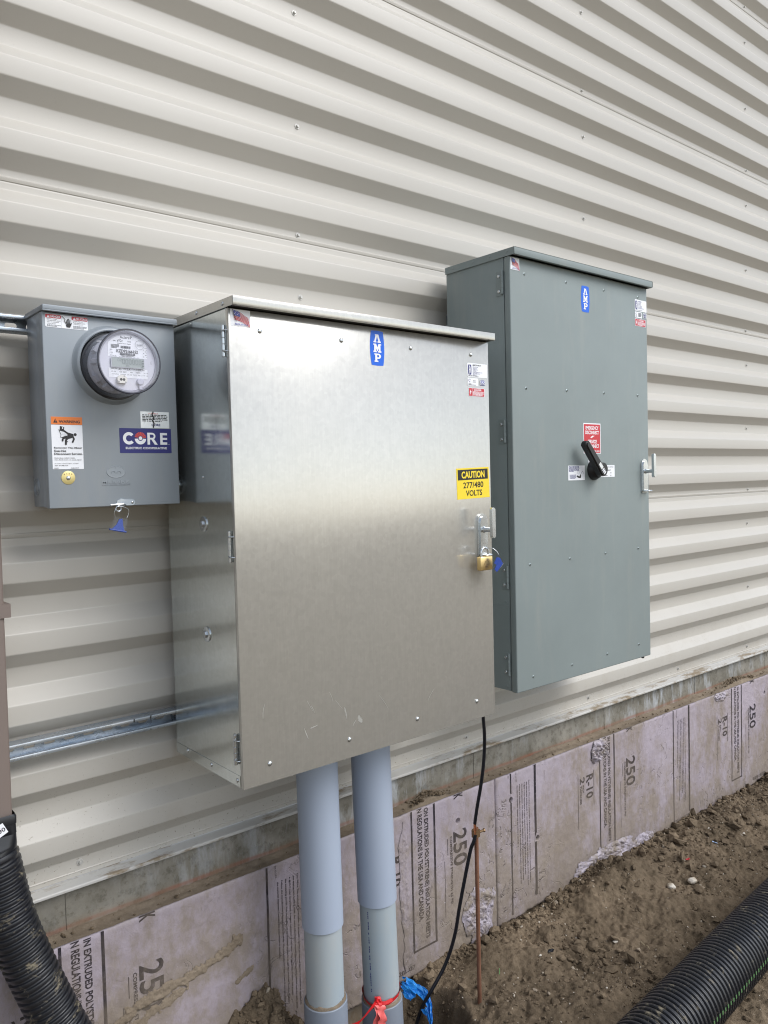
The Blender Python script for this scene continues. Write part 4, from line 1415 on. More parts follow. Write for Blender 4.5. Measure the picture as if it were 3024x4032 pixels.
# ================================================================== meter socket
def build_meter_box():
    x0, x1, yf, yb, zb, zt = -0.8925, -0.5570, -0.1732, -0.045, 1.7765, 2.2500
    c = thing('meter_socket', ((x0 + x1) / 2, yb, zb), 'small blue-grey meter socket box at the left under the round meter', 'meter box')
    m = M['meter_grey']
    bm = B()
    box(bm, x0 + 0.002, x1 - 0.002, -0.1500, yb, zb + 0.004, 2.2500, 0.0015, 2)
    obj('socket_body', bm, m, c, smooth=True)
    bm = B()
    box(bm, x0, x1, yf, -0.1525, zb, 2.2480, 0.0022, 3)
    box(bm, x0 + 0.0005, x0 + 0.0030, -0.1522, -0.1300, zb + 0.003, 2.2440)
    box(bm, x1 - 0.0030, x1 - 0.0005, -0.1522, -0.1300, zb + 0.003, 2.2440)
    cover = obj('cover', bm, m, c, smooth=True)
    # raised collar round the meter opening
    bm = B()
    lathe(bm, (-0.728, yf, 2.1305), (0, -1, 0), [(-0.0005, 0.0990), (0.0025, 0.0965), (0.0045, 0.0945), (0.0150, 0.0920), (0.0180, 0.0895), (0.0190, 0.0865), (0.0175, 0.0840), (0.0100, 0.0830)], 72, cap=False)
    obj('meter_collar', bm, m, c, smooth=True)
    bm = B()
    box(bm, x0 - 0.0022, x1 + 0.0030, -0.1885, yb, 2.2500, 2.2625, 0.0025, 3)
    box(bm, x0 - 0.0022, x1 + 0.0030, -0.1885, -0.1800, 2.2475, 2.2510, 0.0008)
    obj('rain_hood', bm, m, c, smooth=True)
    bm = dome(B(), (x1 + 0.004, -0.180, 2.2555), (1, 0, 0), 0.004, 0.004, 10)
    obj('hood_rivet', bm, M['zinc'], c, smooth='all')
    # knockout on the side
    bm = B()
    for r in (0.0230, 0.0150):
        lathe(bm, (x0 + 0.0019, -0.072, 1.830), (-1, 0, 0), [(0, r), (0.0012, r - 0.0006), (0.0012, r - 0.0020), (0.0002, r - 0.0028)], 28, cap=False)
    lathe(bm, (x0 + 0.0019, -0.072, 1.830), (-1, 0, 0), [(0.0001, 0.0112), (0.0007, 0.0105), (0.0008, 0.0)], 20, cap=False)
    obj('knockout', bm, m, c, smooth=True)
    # embossed maker's mark
    em = Print((-0.7275, yf, 1.8630), lift=0.0006)
    em.ring(m, 0, 0, 0.0, 0.0, 0, 1, 1) if False else None
    bm = B()
    n = 40
    for k in range(n):
        pass
    A = [(0.0235 * math.cos(2 * PI * i / n), 0.0145 * math.sin(2 * PI * i / n)) for i in range(n)]
    for (ra, rb, ha, hb) in ((1.06, 1.0, 0.0, 0.0013), (1.0, 0.90, 0.0013, 0.0009)):
        R0 = [bm.verts.new((-0.7275 + x * ra, yf - ha, 1.8630 + z * ra)) for x, z in A]
        R1 = [bm.verts.new((-0.7275 + x * rb, yf - hb, 1.8630 + z * rb)) for x, z in A]
        for i in range(n):
            bm.faces.new((R0[i], R0[(i + 1) % n], R1[(i + 1) % n], R1[i]))
    bm.faces.new([bm.verts.new((-0.7275 + x * 0.9, yf - 0.0009, 1.8630 + z * 0.9)) for x, z in A])
    for sx in (-1, 1):
        arc = [(-0.7275 + sx * 0.0072 + 0.0050 * math.cos(t), yf - 0.0012, 1.8595 + 0.0062 * math.sin(t)) for t in [PI * i / 8 for i in range(9)]]
        tube(bm, arc, 0.0009, 6)
    bm2 = B()
    prism(bm2, [(-0.0035, 0.0050), (0.0035, 0.0050), (0.0, -0.0020)], (-0.7275, yf, 1.8730), (1, 0, 0), (0, 0, 1), (0, -1, 0), 0.0005, 0.0017)
    join(bm, bm2)
    bmesh.ops.recalc_face_normals(bm, faces=bm.faces)
    lg = obj('embossed_emblem', bm, m, c, smooth=True)
    for t, za, zb2, xa, xb in (('MILBANK', 1.8340, 1.8420, -0.7640, -0.6915), ('QUALITY ELECTRICAL EQUIPMENT', 1.8285, 1.8318, -0.7640, -0.6915)):
        e = Print((0, yf, 0), lift=0.0009)
        e.text(m, t, xa, xb, za, zb2, 2)
        bm = e.bm
        g = bmesh.ops.extrude_face_region(bm, geom=bm.faces[:])
        vs = [v for v in g['geom'] if isinstance(v, bmesh.types.BMVert)]
        bmesh.ops.translate(bm, verts=vs, vec=(0, 0.0011, 0))
        obj('embossed_lettering', bm, m, c)
    # stickers
    p, pr = sticker(c, 'danger_label', yf, -0.8850, -0.7840, 2.2120, 2.2430, M['white'], rad=0.003)
    w, h = 0.101, 0.031
    pr.poly(M['red'], [(a + 0, b + 0) for a, b in rrect(0.0006, 0.037, h - 0.0092, h - 0.0006, 0.002)])
    pr.poly(M['red'], rrect(0.0625, 0.1005, h - 0.0092, h - 0.0006, 0.002))
    for x in (0.004, 0.0655):
        pr.poly(M['white'], [(x, h - 0.0080), (x + 0.0064, h - 0.0080), (x + 0.0032, h - 0.0020)])
        pr.rect(M['red'], x + 0.0028, x + 0.0036, h - 0.0062, h - 0.0040)
    pr.text(M['white'], 'DANGER', 0.0112, 0.0355, h - 0.0078, h - 0.0026, 2)
    pr.text(M['white'], 'PELIGRO', 0.0725, 0.0990, h - 0.0078, h - 0.0026, 2)
    lines_text(pr, M['black'], ['Hazardous Voltage.', 'Will cause death, severe', 'injury or substantial', 'property damage.'], 0.004, h - 0.0105, 0.0036, 0.0023, 0.57, 0.6)
    pr.fine(M['grey'], 0.004, 0.036, 0.001, 0.006, 2, 12)
    lines_text(pr, M['black'], ['Voltaje peligroso.', 'Puede causar la muerte', 'o lesiones graves.'], 0.0655, h - 0.0105, 0.0036, 0.0023, 0.57, 0.6)
    pr.fine(M['grey'], 0.0655, 0.098, 0.001, 0.0085, 3, 14)
    pr.rect(M['grey'], 0.0376, 0.0379, 0, h); pr.rect(M['grey'], 0.0618, 0.0621, 0, h)
    pr.path(M['black'], [(0.0395, 0.028), (0.0465, 0.0215), (0.0440, 0.0160), (0.0490, 0.0140), (0.0470, 0.0110)], 0.0012)
    pr.poly(M['black'], [(0.0500, 0.0035), (0.0580, 0.0030), (0.0600, 0.0085), (0.0595, 0.0130), (0.0505, 0.0120), (0.0480, 0.0085)])
    for a, b in (((0.0500, 0.011), (0.0490, 0.0190)), ((0.0525, 0.012), (0.0520, 0.0225)), ((0.0550, 0.012), (0.0553, 0.0235)), ((0.0575, 0.012), (0.0583, 0.0215)), ((0.0595, 0.0085), (0.0612, 0.0140))):
        pr.line(M['black'], a, b, 0.0016, True)
    pr.done(p)
    p, pr = sticker(c, 'warning_label', yf, -0.8815, -0.8075, 1.8715, 1.9980, M['white'], rad=0.0012)
    w, h = 0.074, 0.1265
    pr.rect(M['orange'], 0.0, w, h * 0.853, h)
    pr.rect(M['black'], 0, w, h * 0.849, h * 0.853)
    pr.poly(M['black'], [(w * 0.07, h * 0.885), (w * 0.205, h * 0.885), (w * 0.1375, h * 0.967)])
    pr.rect(M['orange'], w * 0.130, w * 0.145, h * 0.910, h * 0.945)
    pr.rect(M['orange'], w * 0.130, w * 0.145, h * 0.893, h * 0.902)
    pr.text(M['black'], 'WARNING', w * 0.245, w * 0.925, h * 0.882, h * 0.937, 2.6)
    k = M['black']
    pr.poly(k, [(w * .265, h * .735), (w * .40, h * .715), (w * .415, h * .805), (w * .275, h * .825)])
    pr.poly(M['white'], [(w * .34, h * .775), (w * .375, h * .77), (w * .38, h * .80), (w * .345, h * .803)])
    pr.path(k, [(w * .40, h * .735), (w * .47, h * .705), (w * .545, h * .672)], w * .055)
    pr.path(k, [(w * .30, h * .735), (w * .235, h * .755), (w * .30, h * .66), (w * .29, h * .61), (w * .35, h * .60)], w * .016)
    pr.poly(k, [(w * .33, h * .615), (w * .56, h * .66), (w * .68, h * .665), (w * .66, h * .60), (w * .52, h * .575), (w * .36, h * .59)])
    pr.path(k, [(w * .54, h * .675), (w * .66, h * .655)], w * .085)
    pr.disc(k, w * .755, h * .665, w * .048, 18)
    pr.path(k, [(w * .66, h * .65), (w * .71, h * .58), (w * .665, h * .52)], w * .055)
    pr.path(k, [(w * .52, h * .60), (w * .45, h * .555), (w * .445, h * .478)], w * .062)
    pr.path(k, [(w * .40, h * .60), (w * .345, h * .57), (w * .345, h * .545)], w * .055)
    pr.disc(k, w * .50, h * .527, w * .016, 10)
    for i in range(3):
        pr.line(M['white'], (w * .33, h * (.715 - i * .022)), (w * .50, h * (.665 - i * .014)), w * .010)
    for i, t in enumerate(('Removing This Meter', 'Does Not', 'Disconnect Service.')):
        pr.text(k, t, w * .065, w * .065 + w * .0475 * len(t), h * (.385 - .0555 * i), h * (.425 - .0555 * i), 1.6)
    for i, t in enumerate(('Hazardous voltage inside.', 'Can shock, burn, or cause injury.')):
        pr.text(k, t, w * .065, w * .065 + w * .0265 * len(t), h * (.202 - .036 * i), h * (.224 - .036 * i), 1.4)
    for i, t in enumerate(('If meter is found open, contact', 'IREA 303-688-3100')):
        pr.text(k, t, w * .065, w * .065 + w * .0245 * len(t), h * (.100 - .038 * i), h * (.120 - .038 * i), 0.4)
    pr.fine(k, w * .04, w * .36, h * .010, h * .026, 1, 31)
    pr.fine(k, w * .58, w * .95, h * .010, h * .026, 1, 33)
    pr.done(p)
    p, pr = sticker(c, 'silver_notice', yf, -0.6580, -0.5800, 1.9760, 2.0185, M['silver'], rad=0.0006)
    w, h = 0.078, 0.0425
    pr.text(M['rayred'], 'U.S. AMERICA', w * .26, w * .62, h * .85, h * .92, 1)
    pr.fine(M['black'], w * .06, w * .94, h * .36, h * .82, 5, 41)
    pr.text(M['navy'], 'CORE', w * .37, w * .68, h * .12, h * .27, 3)
    pr.path(M['black'], [(w * .44, h * .98), (w * .40, h * .80), (w * .47, h * .62), (w * .41, h * .46), (w * .46, h * .30), (w * .43, h * .05)], w * .045)
    pr.done(p)
    p, pr = sticker(c, 'company_label', yf, -0.7150, -0.5760, 1.9110, 1.9745, M['navy'], rad=0.0006, thick=0.0007)
    w, h = 0.139, 0.0635
    wh = M['white']
    pr.ring(wh, w * .175, h * .590, h * .125, h * .250, 0.72, 2 * PI - 0.72, 30)
    pr.ring(wh, w * .392, h * .590, h * .100, h * .240, PI * 1.02, PI * 1.98, 24)
    for i in range(9):
        a = PI * (0.03 + i * 0.1045)
        b = a + PI * 0.078
        pts = [(w * .392 + r * math.cos(t), h * .605 + r * math.sin(t)) for r, t in ((h * .095, a), (h * .245, a), (h * .245, b), (h * .095, b))]
        pr.poly(M['rayred'], pts)
    pr.disc(wh, w * .392, h * .600, h * .075, 20)
    pr.poly(wh, [(w * .525, h * .345), (w * .575, h * .345), (w * .575, h * .830), (w * .525, h * .830)])
    pr.ring(wh, w * .620, h * .690, h * .065, h * .140, -PI / 2, PI / 2, 14)
    pr.rect(wh, w * .575, w * .622, h * .755, h * .830)
    pr.rect(wh, w * .575, w * .622, h * .550, h * .625)
    pr.poly(wh, [(w * .600, h * .55), (w * .655, h * .57), (w * .725, h * .345), (w * .665, h * .345)])
    for a, b in ((.345, .445), (.545, .630), (.735, .830)): pr.rect(wh, w * .790, w * .915, h * a, h * b)
    pr.rect(wh, w * .775, w * .825, h * .345, h * .830)
    pr.text(wh, 'ELECTRIC COOPERATIVE', w * .105, w * .905, h * .155, h * .245, 2.4)
    pr.text(wh, 'TM', w * .930, w * .955, h * .345, h * .375, 1)
    pr.done(p)
    # round brass tag on its screw
    bm = B()
    lathe(bm, (-0.8460, yf, 1.8505), (0, -1, 0), [(-0.0003, 0.0165), (0.0010, 0.0165), (0.0013, 0.0158), (0.0014, 0.0)], 36)
    tg = obj('brass_tag', bm, M['brass_tag'], c, smooth=True)
    bm = dome(B(), (-0.8460, yf - 0.0012, 1.8498), (0, -1, 0), 0.0056, 0.0036, 16)
    obj('tag_screw', bm, M['zinc'], tg, smooth='all')
    pr = Print((-0.8460, yf - 0.0014, 1.8505))
    for i, ch in enumerate('4405'):
        pr.text(M['bronze'], ch, -0.0108 + i * 0.0058, -0.0080 + i * 0.0058, 0.0068 + 0.0010 * (1 if i in (1, 2) else 0), 0.0102 + 0.0010 * (1 if i in (1, 2) else 0), 1)
    pr.done(tg, 'stamp')
    # hasp
    bm = B()
    pts = [(-0.0330, -0.006), (-0.0300, 0.0035), (-0.0200, 0.0085), (-0.0120, 0.0060), (0.0060, 0.0055)] + [(0.0085 + 0.0075 * math.cos(t), -0.002 + 0.0075 * math.sin(t)) for t in [PI / 2 - PI * i / 8 for i in range(9)]] + [(-0.0060, -0.0095), (-0.0130, -0.0035), (-0.0200, -0.0065)]
    prism(bm, pts, (-0.6975, yf, 1.7870), (1, 0, 0), (0, 0, 1), (0, -1, 0), -0.0003, 0.0026)
    hp = obj('hasp', bm, M['strut'], c, smooth=True)
    bm = dome(B(), (-0.6890, yf - 0.0024, 1.7850), (0, -1, 0), 0.0040, 0.0032, 12)
    obj('hasp_rivet', bm, M['zinc'], hp, smooth='all')
    bm = B()
    tube(bm, [(-0.7470, yf - 0.007, 1.7800), (-0.7130, yf - 0.007, 1.7815)], 0.0022, 8)
    obj('pull_bar', bm, M['zinc'], hp, smooth=True)
    bm = B()
    tube(bm, [(-0.7260 + 0.0065 * math.cos(t), yf - 0.004, 1.7695 + 0.0065 * math.sin(t)) for t in [2 * PI * i / 16 for i in range(16)]], 0.0018, 6, closed=True)
    obj('seal_ring', bm, M['strut'], hp, smooth=True)
build_meter_box()
seal_tag('blue wire seal hanging under the small blue-grey meter box',
         [(-0.7365, -0.178, 1.7500), (-0.7370, -0.180, 1.7640), (-0.7280, -0.181, 1.7765), (-0.7060, -0.181, 1.7700), (-0.7010, -0.180, 1.7600), (-0.7055, -0.178, 1.7450)],
         [(-0.7385, 1.7510, 0), (-0.7035, 1.7435, 0.0), (-0.7130, 1.7105, -0.004), (-0.7505, 1.7190, -0.004)], -0.178,
         [(0.05, 0.98), (0.30, 0.55), (0.38, 0.12), (0.50, 0.12), (0.56, 0.06), (0.62, 0.14), (0.74, 0.55), (0.93, 0.98)])

def build_meter():
    cx, cz, yb, yf, R = -0.7280, 2.1255, -0.1800, -0.2905, 0.0775
    o = (cx, yb, cz)
    ax = (0, -1, 0)
    L = yb - yf
    t = thing('electric_meter', (cx, yb, cz), 'round clear-domed electric meter with a digital display on the grey socket', 'electric meter')
    bm = B()
    lathe(bm, o, ax, [(-0.002, 0.0840), (0.010, 0.0840), (0.013, 0.0825), (0.0135, 0.0770)], 64)
    obj('base_ring', bm, M['black_plastic'], t, smooth=True)
    bm = B()
    lathe(bm, o, ax, [(0.0136, R + 0.0025), (0.018, R + 0.0005), (L - 0.012, R - 0.0005), (L - 0.0045, R - 0.0005)], 72, cap=False)
    obj('clear_cover', bm, M['clear'], t, smooth=True)
    bm = B()
    lathe(bm, o, ax, [(L - 0.0045, R - 0.0004), (L - 0.0035, R + 0.0010), (L - 0.0012, R + 0.0010), (L, R - 0.0010), (L - 0.0002, R - 0.0035)], 72, cap=False)
    obj('cover_rim', bm, mat('dark_rim', (0.03, 0.03, 0.045), 0.15, 0, 0.6), t, smooth=True)
    bm = B()
    lathe(bm, o, ax, [(L - 0.0002, R - 0.0034), (L + 0.0006, R - 0.010), (L + 0.0006, 0.0)], 72, cap=False)
    obj('clear_front', bm, M['clear'], t, smooth=True)
    # inside works
    grey = mat('meter_inner_grey', (0.46, 0.46, 0.50), 0.5)
    bm = B()
    lathe(bm, o, ax, [(0.0125, 0.068), (0.028, 0.068), (0.030, 0.062), (L - 0.030, 0.062), (L - 0.024, 0.0665), (L - 0.0150, 0.0685)], 48, cap=False)
    for a, d0, d1, w in ((2.6, 0.028, 0.050, 0.016), (3.1, 0.040, 0.062, 0.012), (3.7, 0.026, 0.046, 0.018), (4.2, 0.040, 0.066, 0.022), (2.0, 0.036, 0.060, 0.02)):
        b2 = B()
        box(b2, -w / 2, w / 2, -d1, -d0, 0.060, 0.0715, 0.001)
        bmesh.ops.rotate(b2, verts=b2.verts, cent=(0, 0, 0), matrix=Matrix.Rotation(PI / 2 - a, 3, 'Y'))
        bmesh.ops.translate(b2, verts=b2.verts, vec=(cx, yb, cz))
        join(bm, b2)
    obj('inner_works', bm, grey, t, smooth=True)
    fy = yf + 0.0125
    bm = B()
    lathe(bm, (cx, fy + 0.001, cz), ax, [(-0.003, 0.0690), (0, 0.0690), (0.001, 0.0680), (0.001, 0.0)], 56)
    face = obj('face_plate', bm, mat('face_plate_lilac_white', (0.60, 0.60, 0.66), 0.45), t, smooth=True)
    bm = B()
    lathe(bm, (cx, fy, cz), ax, [(0, 0.0735), (0.003, 0.0735), (0.003, 0.0685), (0, 0.0685)], 56, cap=False)
    obj('face_ring', bm, mat('face_ring_grey', (0.36, 0.36, 0.41), 0.4), t, smooth=True)
    pr = Print((cx, fy, cz), step=0.00006, lift=0.0003)
    r = 0.0765
    k, wht = M['black'], M['white']
    top = [(r * .84 * math.cos(a), r * .84 * math.sin(a)) for a in [math.radians(d) for d in range(42, 139, 6)]]
    pr.poly(wht, [(r * .63, r * .14)] + top + [(-r * .63, r * .14)])
    pr.rect(wht, -r * .63, r * .63, -r * .50, -r * .205)
    def tx(t, xa, xb, za, zb, b=1): pr.text(k, t, r * xa, r * xb, r * za, r * zb, b)
    tx('Aclara', -.24, .07, .72, .81, 0.6)
    pr.ring(k, r * .125, r * .770, r * .02, r * .042, 0.5, 4.6, 12)
    tx('kV2c', -.33, -.15, .61, .70, 0.8)
    tx('TOTAL', .00, .12, .625, .665, 0.5)
    tx('0.6R', -.46, -.37, .62, .66, 0.5)
    tx('Enhanced Power Supply', -.33, .11, .545, .585, 0.4)
    pr.fine(k, -r * .53, -r * .26, r * .40, r * .53, 4, 51)
    rn = random.Random(3)
    def bars(xa, xb, za, zb):
        x = xa
        while x < xb:
            q = rn.choice((.008, .008, .016, .022))
            pr.rect(k, r * x, r * (x + q), r * za, r * zb)
            x += q + rn.choice((.008, .014))
    bars(-.22, .10, .42, .50)
    tx('KZD92166152', -.36, .33, .285, .385, 1.6)
    bars(-.25, .22, .205, .275)
    tx('IREA 682047', -.21, .14, .147, .193, 0.8)
    tx('GEA', -.58, -.50, .34, .375, .5); tx('1123', -.58, -.49, .245, .28, .5); tx('92 166 152', -.58, -.38, .155, .19, .5)
    pr.ring(M['grey'], r * .39, r * .565, r * .140, r * .150)
    pr.rect(k, r * .30, r * .48, r * .555, r * .562); pr.rect(k, r * .30, r * .307, r * .50, r * .60); pr.rect(k, r * .473, r * .48, r * .50, r * .60)
    for i in range(5):
        pr.line(k, (r * (.33 + .03 * i), r * .52), (r * (.33 + .03 * i), r * .60), r * .006)
    for i in range(6):
        pr.disc(k, r * (.50 if i % 2 else .56), r * (.47 - .055 * i), r * .013, 8)
        pr.disc(M['grey'], r * .60, r * (.47 - .055 * i), r * .012, 8)
    # display
    pr.poly(M['palegrey'], rrect(-r * .56, r * .52, -r * .195, r * .135, r * .02))
    pr.rect(M['grey'], -r * .545, r * .505, -r * .185, r * .125)
    pr.rect(M['lcd'], -r * .53, r * .49, -r * .172, r * .112)
    def seg(x, z, w, h, on):
        q = w * .13
        m_ = M['lcdink']
        if 'a' in on: pr.rect(m_, x + q, x + w - q, z + h - q, z + h)
        if 'g' in on: pr.rect(m_, x + q, x + w - q, z + h / 2 - q / 2, z + h / 2 + q / 2)
        if 'd' in on: pr.rect(m_, x + q, x + w - q, z, z + q)
        if 'f' in on: pr.rect(m_, x, x + q, z + h / 2 + q / 3, z + h - q)
        if 'b' in on: pr.rect(m_, x + w - q, x + w, z + h / 2 + q / 3, z + h - q)
        if 'e' in on: pr.rect(m_, x, x + q, z + q, z + h / 2 - q / 3)
        if 'c' in on: pr.rect(m_, x + w - q, x + w, z + q, z + h / 2 - q / 3)
    seg(-r * .35, 0.0, r * .055, r * .085, 'abcdef'); seg(-r * .275, 0.0, r * .055, r * .085, 'abged')
    for i in range(6):
        seg(r * (-.205 + .105 * i), -r * .075, r * .075, r * .155, 'abcdef')
    for i in range(3): pr.rect(M['lcdink'], r * .43, r * .475, r * (-.13 + .08 * i), r * (-.09 + .08 * i))
    tx('kWh', -.10, .0, -.15, -.115, .4)
    for i in (-.45, -.33, .15, .27): pr.rect(k, r * i, r * (i + .06), r * .138, r * .146)
    tx('Mult by', -.58, -.40, -.265, -.225, 1); tx('VTR', -.22, -.12, -.265, -.225, .8); tx(':1 CTR', .05, .20, -.265, -.225, .8); tx(':5 PK', .40, .50, -.265, -.225, .8)
    pr.rect(k, -r * .38, -r * .24, -r * .272, -r * .266); pr.rect(k, -r * .10, r * .04, -r * .272, -r * .266); pr.rect(k, r * .21, r * .39, -r * .272, -r * .266)
    tx('42', -.34, -.27, -.285, -.215, .3); tx('2.4', -.08, .02, -.275, -.205, .3); tx('160', .23, .36, -.28, -.20, .5)
    tx('CL 20', -.58, -.44, -.355, -.315, .8); tx('120-480V', -.33, -.10, -.355, -.315, .6); tx('4W', .02, .10, -.355, -.315, .6); tx('FM9S', .20, .34, -.355, -.315, .6); tx('Kt 1.8', .46, .60, -.355, -.315, .6)
    tx('TYPE VECTRON', -.58, -.36, -.43, -.398, .3); tx('50/60Hz  CA 0.2  TA 2.5  Kh 1.8  TV 120', -.30, .60, -.43, -.395, .5)
    pr.rect(k, r * .70, r * .706, -r * .03, r * .05); pr.rect(k, r * .70, r * .74, r * .044, r * .05); pr.rect(k, r * .70, r * .74, r * .008, r * .014); pr.rect(k, r * .70, r * .74, -r * .03, -r * .024)
    pr.done(face)
    # optical port and demand reset under the display
    bm = B()
    pts = [(r * (-.24 + .155 * math.cos(a)), r * (-.565 + .14 * math.sin(a))) for a in [math.radians(d) for d in range(-35, 216, 12)]] + [(-r * .37, -r * .68), (-r * .11, -r * .68)]
    pts = [q for i, q in enumerate(pts) if i == 0 or (Vector(q) - Vector(pts[i - 1])).length > 1e-4]
    prism(bm, pts, (cx, fy, cz), (1, 0, 0), (0, 0, 1), (0, -1, 0), 0, 0.0090)
    op = obj('optical_port', bm, mat('port_cream', (0.70, 0.68, 0.62), 0.35), t)
    pr = Print((cx, fy - 0.0090, cz))
    for dx in (-.045, .045): pr.disc(M['black'], r * (-.24 + dx), -r * .570, r * .043, 16)
    for dx, dz in ((.06, .105), (-.115, -.075), (.10, -.085)): pr.ring(M['grey'], r * (-.24 + dx), r * (-.57 + dz), r * .012, r * .026, n=12)
    pr.done(op)
    bm = B()
    lathe(bm, (cx + r * .36, fy, cz - r * .60), ax, [(0, r * .11), (0.006, r * .105), (0.007, r * .09), (0.007, 0)], 24)
    box(bm, cx + r * .31, cx + r * .41, fy - 0.006, fy, cz - r * .86, cz - r * .72, 0.001)
    obj('reset_knob', bm, mat('knob_lilac', (0.50, 0.50, 0.58), 0.3), t, smooth=True)
build_meter()

def build_nipple():
    x0, x1, y, z = -0.5595, -0.5320, -0.0920, 1.8255
    n = thing('conduit_nipple', (x0, y, z), 'short zinc pipe nipple joining the meter box to the bare metal cabinet', 'pipe fitting')
    bm = B()
    lathe(bm, (x0, y, z), (1, 0, 0), [(0, 0.0205), (x1 - x0 + 0.002, 0.0205)], 32)
    obj('pipe', bm, M['zinc'], n, smooth=True)
    bm = B()
    lathe(bm, (x0 + 0.0155, y, z), (1, 0, 0), [(0, 0.0215), (0.0005, 0.0280), (0.0030, 0.0285), (0.0045, 0.0265), (0.0050, 0.0215)], 32, cap=False)
    obj('locknut', bm, M['zinc'], n, smooth=True)
build_nipple()

# ================================================================== tall grey-green disconnect switch
def build_switch():
    x0, x1, yf, yb, zb, zt = 0.5835, 1.4155, -0.3520, -0.045, 1.0755, 2.5750
    m = M['switch_grey']
    c = thing('disconnect_cabinet', ((x0 + x1) / 2, yb, zb), 'tall grey-green switch cabinet with a black rotary handle, at the right', 'electrical cabinet')
    bm = B()
    box(bm, x0, x1, -0.3225, yb, zb + 0.003, 2.5850, 0.0015, 2)
    obj('cabinet_body', bm, m, c, smooth=True)
    bm = B()
    box(bm, x0 + 0.006, x1 - 0.006, -0.3260, -0.3222, zb + 0.006, zt - 0.008)
    obj('gasket', bm, M['gasket'], c)
    bm = B()
    box(bm, x0 - 0.0015, x1 + 0.0015, yf, -0.3255, zb, zt, 0.0040, 3)
    obj('door', bm, m, c, smooth=True)
    hood(c, x0 - 0.0050, x1 + 0.0060, -0.3760, yb, 2.5740, 2.5985, m, bev=0.0032, th=0.0022)
    bm = B()
    box(bm, x0 - 0.0013, x0 + 0.0003, -0.3205, yb, zb + 0.004, 1.3785)
    obj('lower_side_panel', bm, m, c)
    bm = B()
    lathe(bm, (1.392, -0.330, zb - 0.012), (0, 0, 1), [(0, 0.006), (0.0125, 0.006)], 8)
    obj('drain_plug', bm, M['gasket'], c)
    # pin-head screws
    src = None
    rows = [(2.5225, 2.527, 2.529, 2.532), (2.131, 2.135, 2.138, 2.140), (1.517, 1.519, 1.522, 1.524), (1.120, 1.124, 1.129, 1.134)]
    cols = [(0.657, 0.889, 1.121, 1.352), (0.656, 0.883, 1.113, 1.342), (0.660, 0.886, 1.108, 1.333), (0.667, 0.889, 1.111, 1.329)]
    for rz, rx in zip(rows, cols):
        for x, z in zip(rx, rz):
            if src is None:
                bm = dome(B(), (x, yf, z), (0, -1, 0), 0.0056, 0.0028, 16)
                lathe(bm, (x, yf - 0.00275, z), (0, -1, 0), [(0, 0.0021), (0.0003, 0.0020), (0.0003, 0)], 8, mi=1)
                src, fx = obj('door_screw', bm, [mat('screw_grey', (0.28, 0.33, 0.33), 0.3, 0.5), M['black']], c, smooth=True), (x, z)
            else: copy_at(src, c, (x - fx[0], 0, z - fx[1]))
    src = None
    for x, y, z in ((x0 - 0.0050, -0.345, 2.5895), (x0 - 0.0050, -0.265, 2.589), (x0 - 0.0050, -0.185, 2.5885), (x0 - 0.0050, -0.085, 2.588), (x0 - 0.0013, -0.306, 1.092), (x0, -0.308, 1.392)):
        if src is None:
            bm = dome(B(), (x, y, z), (-1, 0, 0), 0.0048, 0.0024, 14)
            src, fx = obj('side_screw', bm, m, c, smooth='all'), (x, y, z)
        else: copy_at(src, c, (x - fx[0], y - fx[1], z - fx[2]))
    for zc in (2.4900, 1.9825, 1.4770, 1.1720):
        bm = B()
        xx = x0 - 0.0020
        box(bm, xx, x0 + 0.0002, -0.3165, -0.2900, zc - 0.043, zc + 0.040)
        for k in range(4):
            lathe(bm, (x0 - 0.0052, -0.3195, zc - 0.040 + k * 0.020 + 0.0003), (0, 0, 1), [(0, 0.0040), (0.0008, 0.0047), (0.0186, 0.0047), (0.0194, 0.0040)], 14)
        lathe(bm, (x0 - 0.0052, -0.3195, zc - 0.040), (0, 0, 1), [(0, 0.003), (0.080, 0.003)], 8)
        hg = obj('hinge', bm, m, c, smooth=True)
        for dz in (0.024, -0.028):
            bm = dome(B(), (xx, -0.3020, zc + dz), (-1, 0, 0), 0.0066, 0.0052, 16)
            obj('hinge_screw', bm, M['zinc'], hg, smooth='all')
        for dz in (0.027, -0.027):
            bm = dome(B(), (x0 - 0.0015, -0.3330, zc + dz), (-1, 0, 0), 0.0030, 0.0016, 10)
            obj('hinge_rivet', bm, m, hg, smooth='all')
    t_handle(c, 1.3800, 1.8350, yf, M['zinc'])
    # stickers
    flag_sticker(c, yf, 0.5860, 0.6315, 2.5290, 2.5705)
    amp_badge(c, 'logo_badge', yf, 0.9770, 1.0290, 2.4320, 2.5290, M['blue'], M['white'])
    p, pr = sticker(c, 'rating_label', yf, 1.3300, 1.4130, 2.4770, 2.5220, M['white'])
    amp_badge(None, None, 0, 0.003, 0.018, 0.007, 0.040, M['navy'], M['white'], pr)
    pr.text(M['navy'], 'SERIES', 0.024, 0.046, 0.036, 0.040, 1)
    lines_text(pr, M['navy'], ['VOLTS: 480Y', 'AMPS: 600', 'PH: 3  WIRE: 4', 'ENCL TYPE: 3R', 'SUITABLE FOR SERVICE'], 0.024, 0.0325, 0.0048, 0.0030, 0.62)
    pr.fine(M['grey'], 0.004, 0.076, 0.0025, 0.0050, 1, 61)
    pr.done(p)
    p, pr = sticker(c, 'certification_label', yf, 1.3310, 1.3800, 2.4500, 2.4735, M['white'], rad=0.002)
    pr.ring(M['grey'], 0.0085, 0.0150, 0.003, 0.0048, 0.3, 5.9, 14)
    pr.fine(M['grey'], 0.004, 0.015, 0.001, 0.0085, 3, 64)
    pr.fine(M['black'], 0.022, 0.045, 0.004, 0.020, 4, 65)
    pr.done(p)
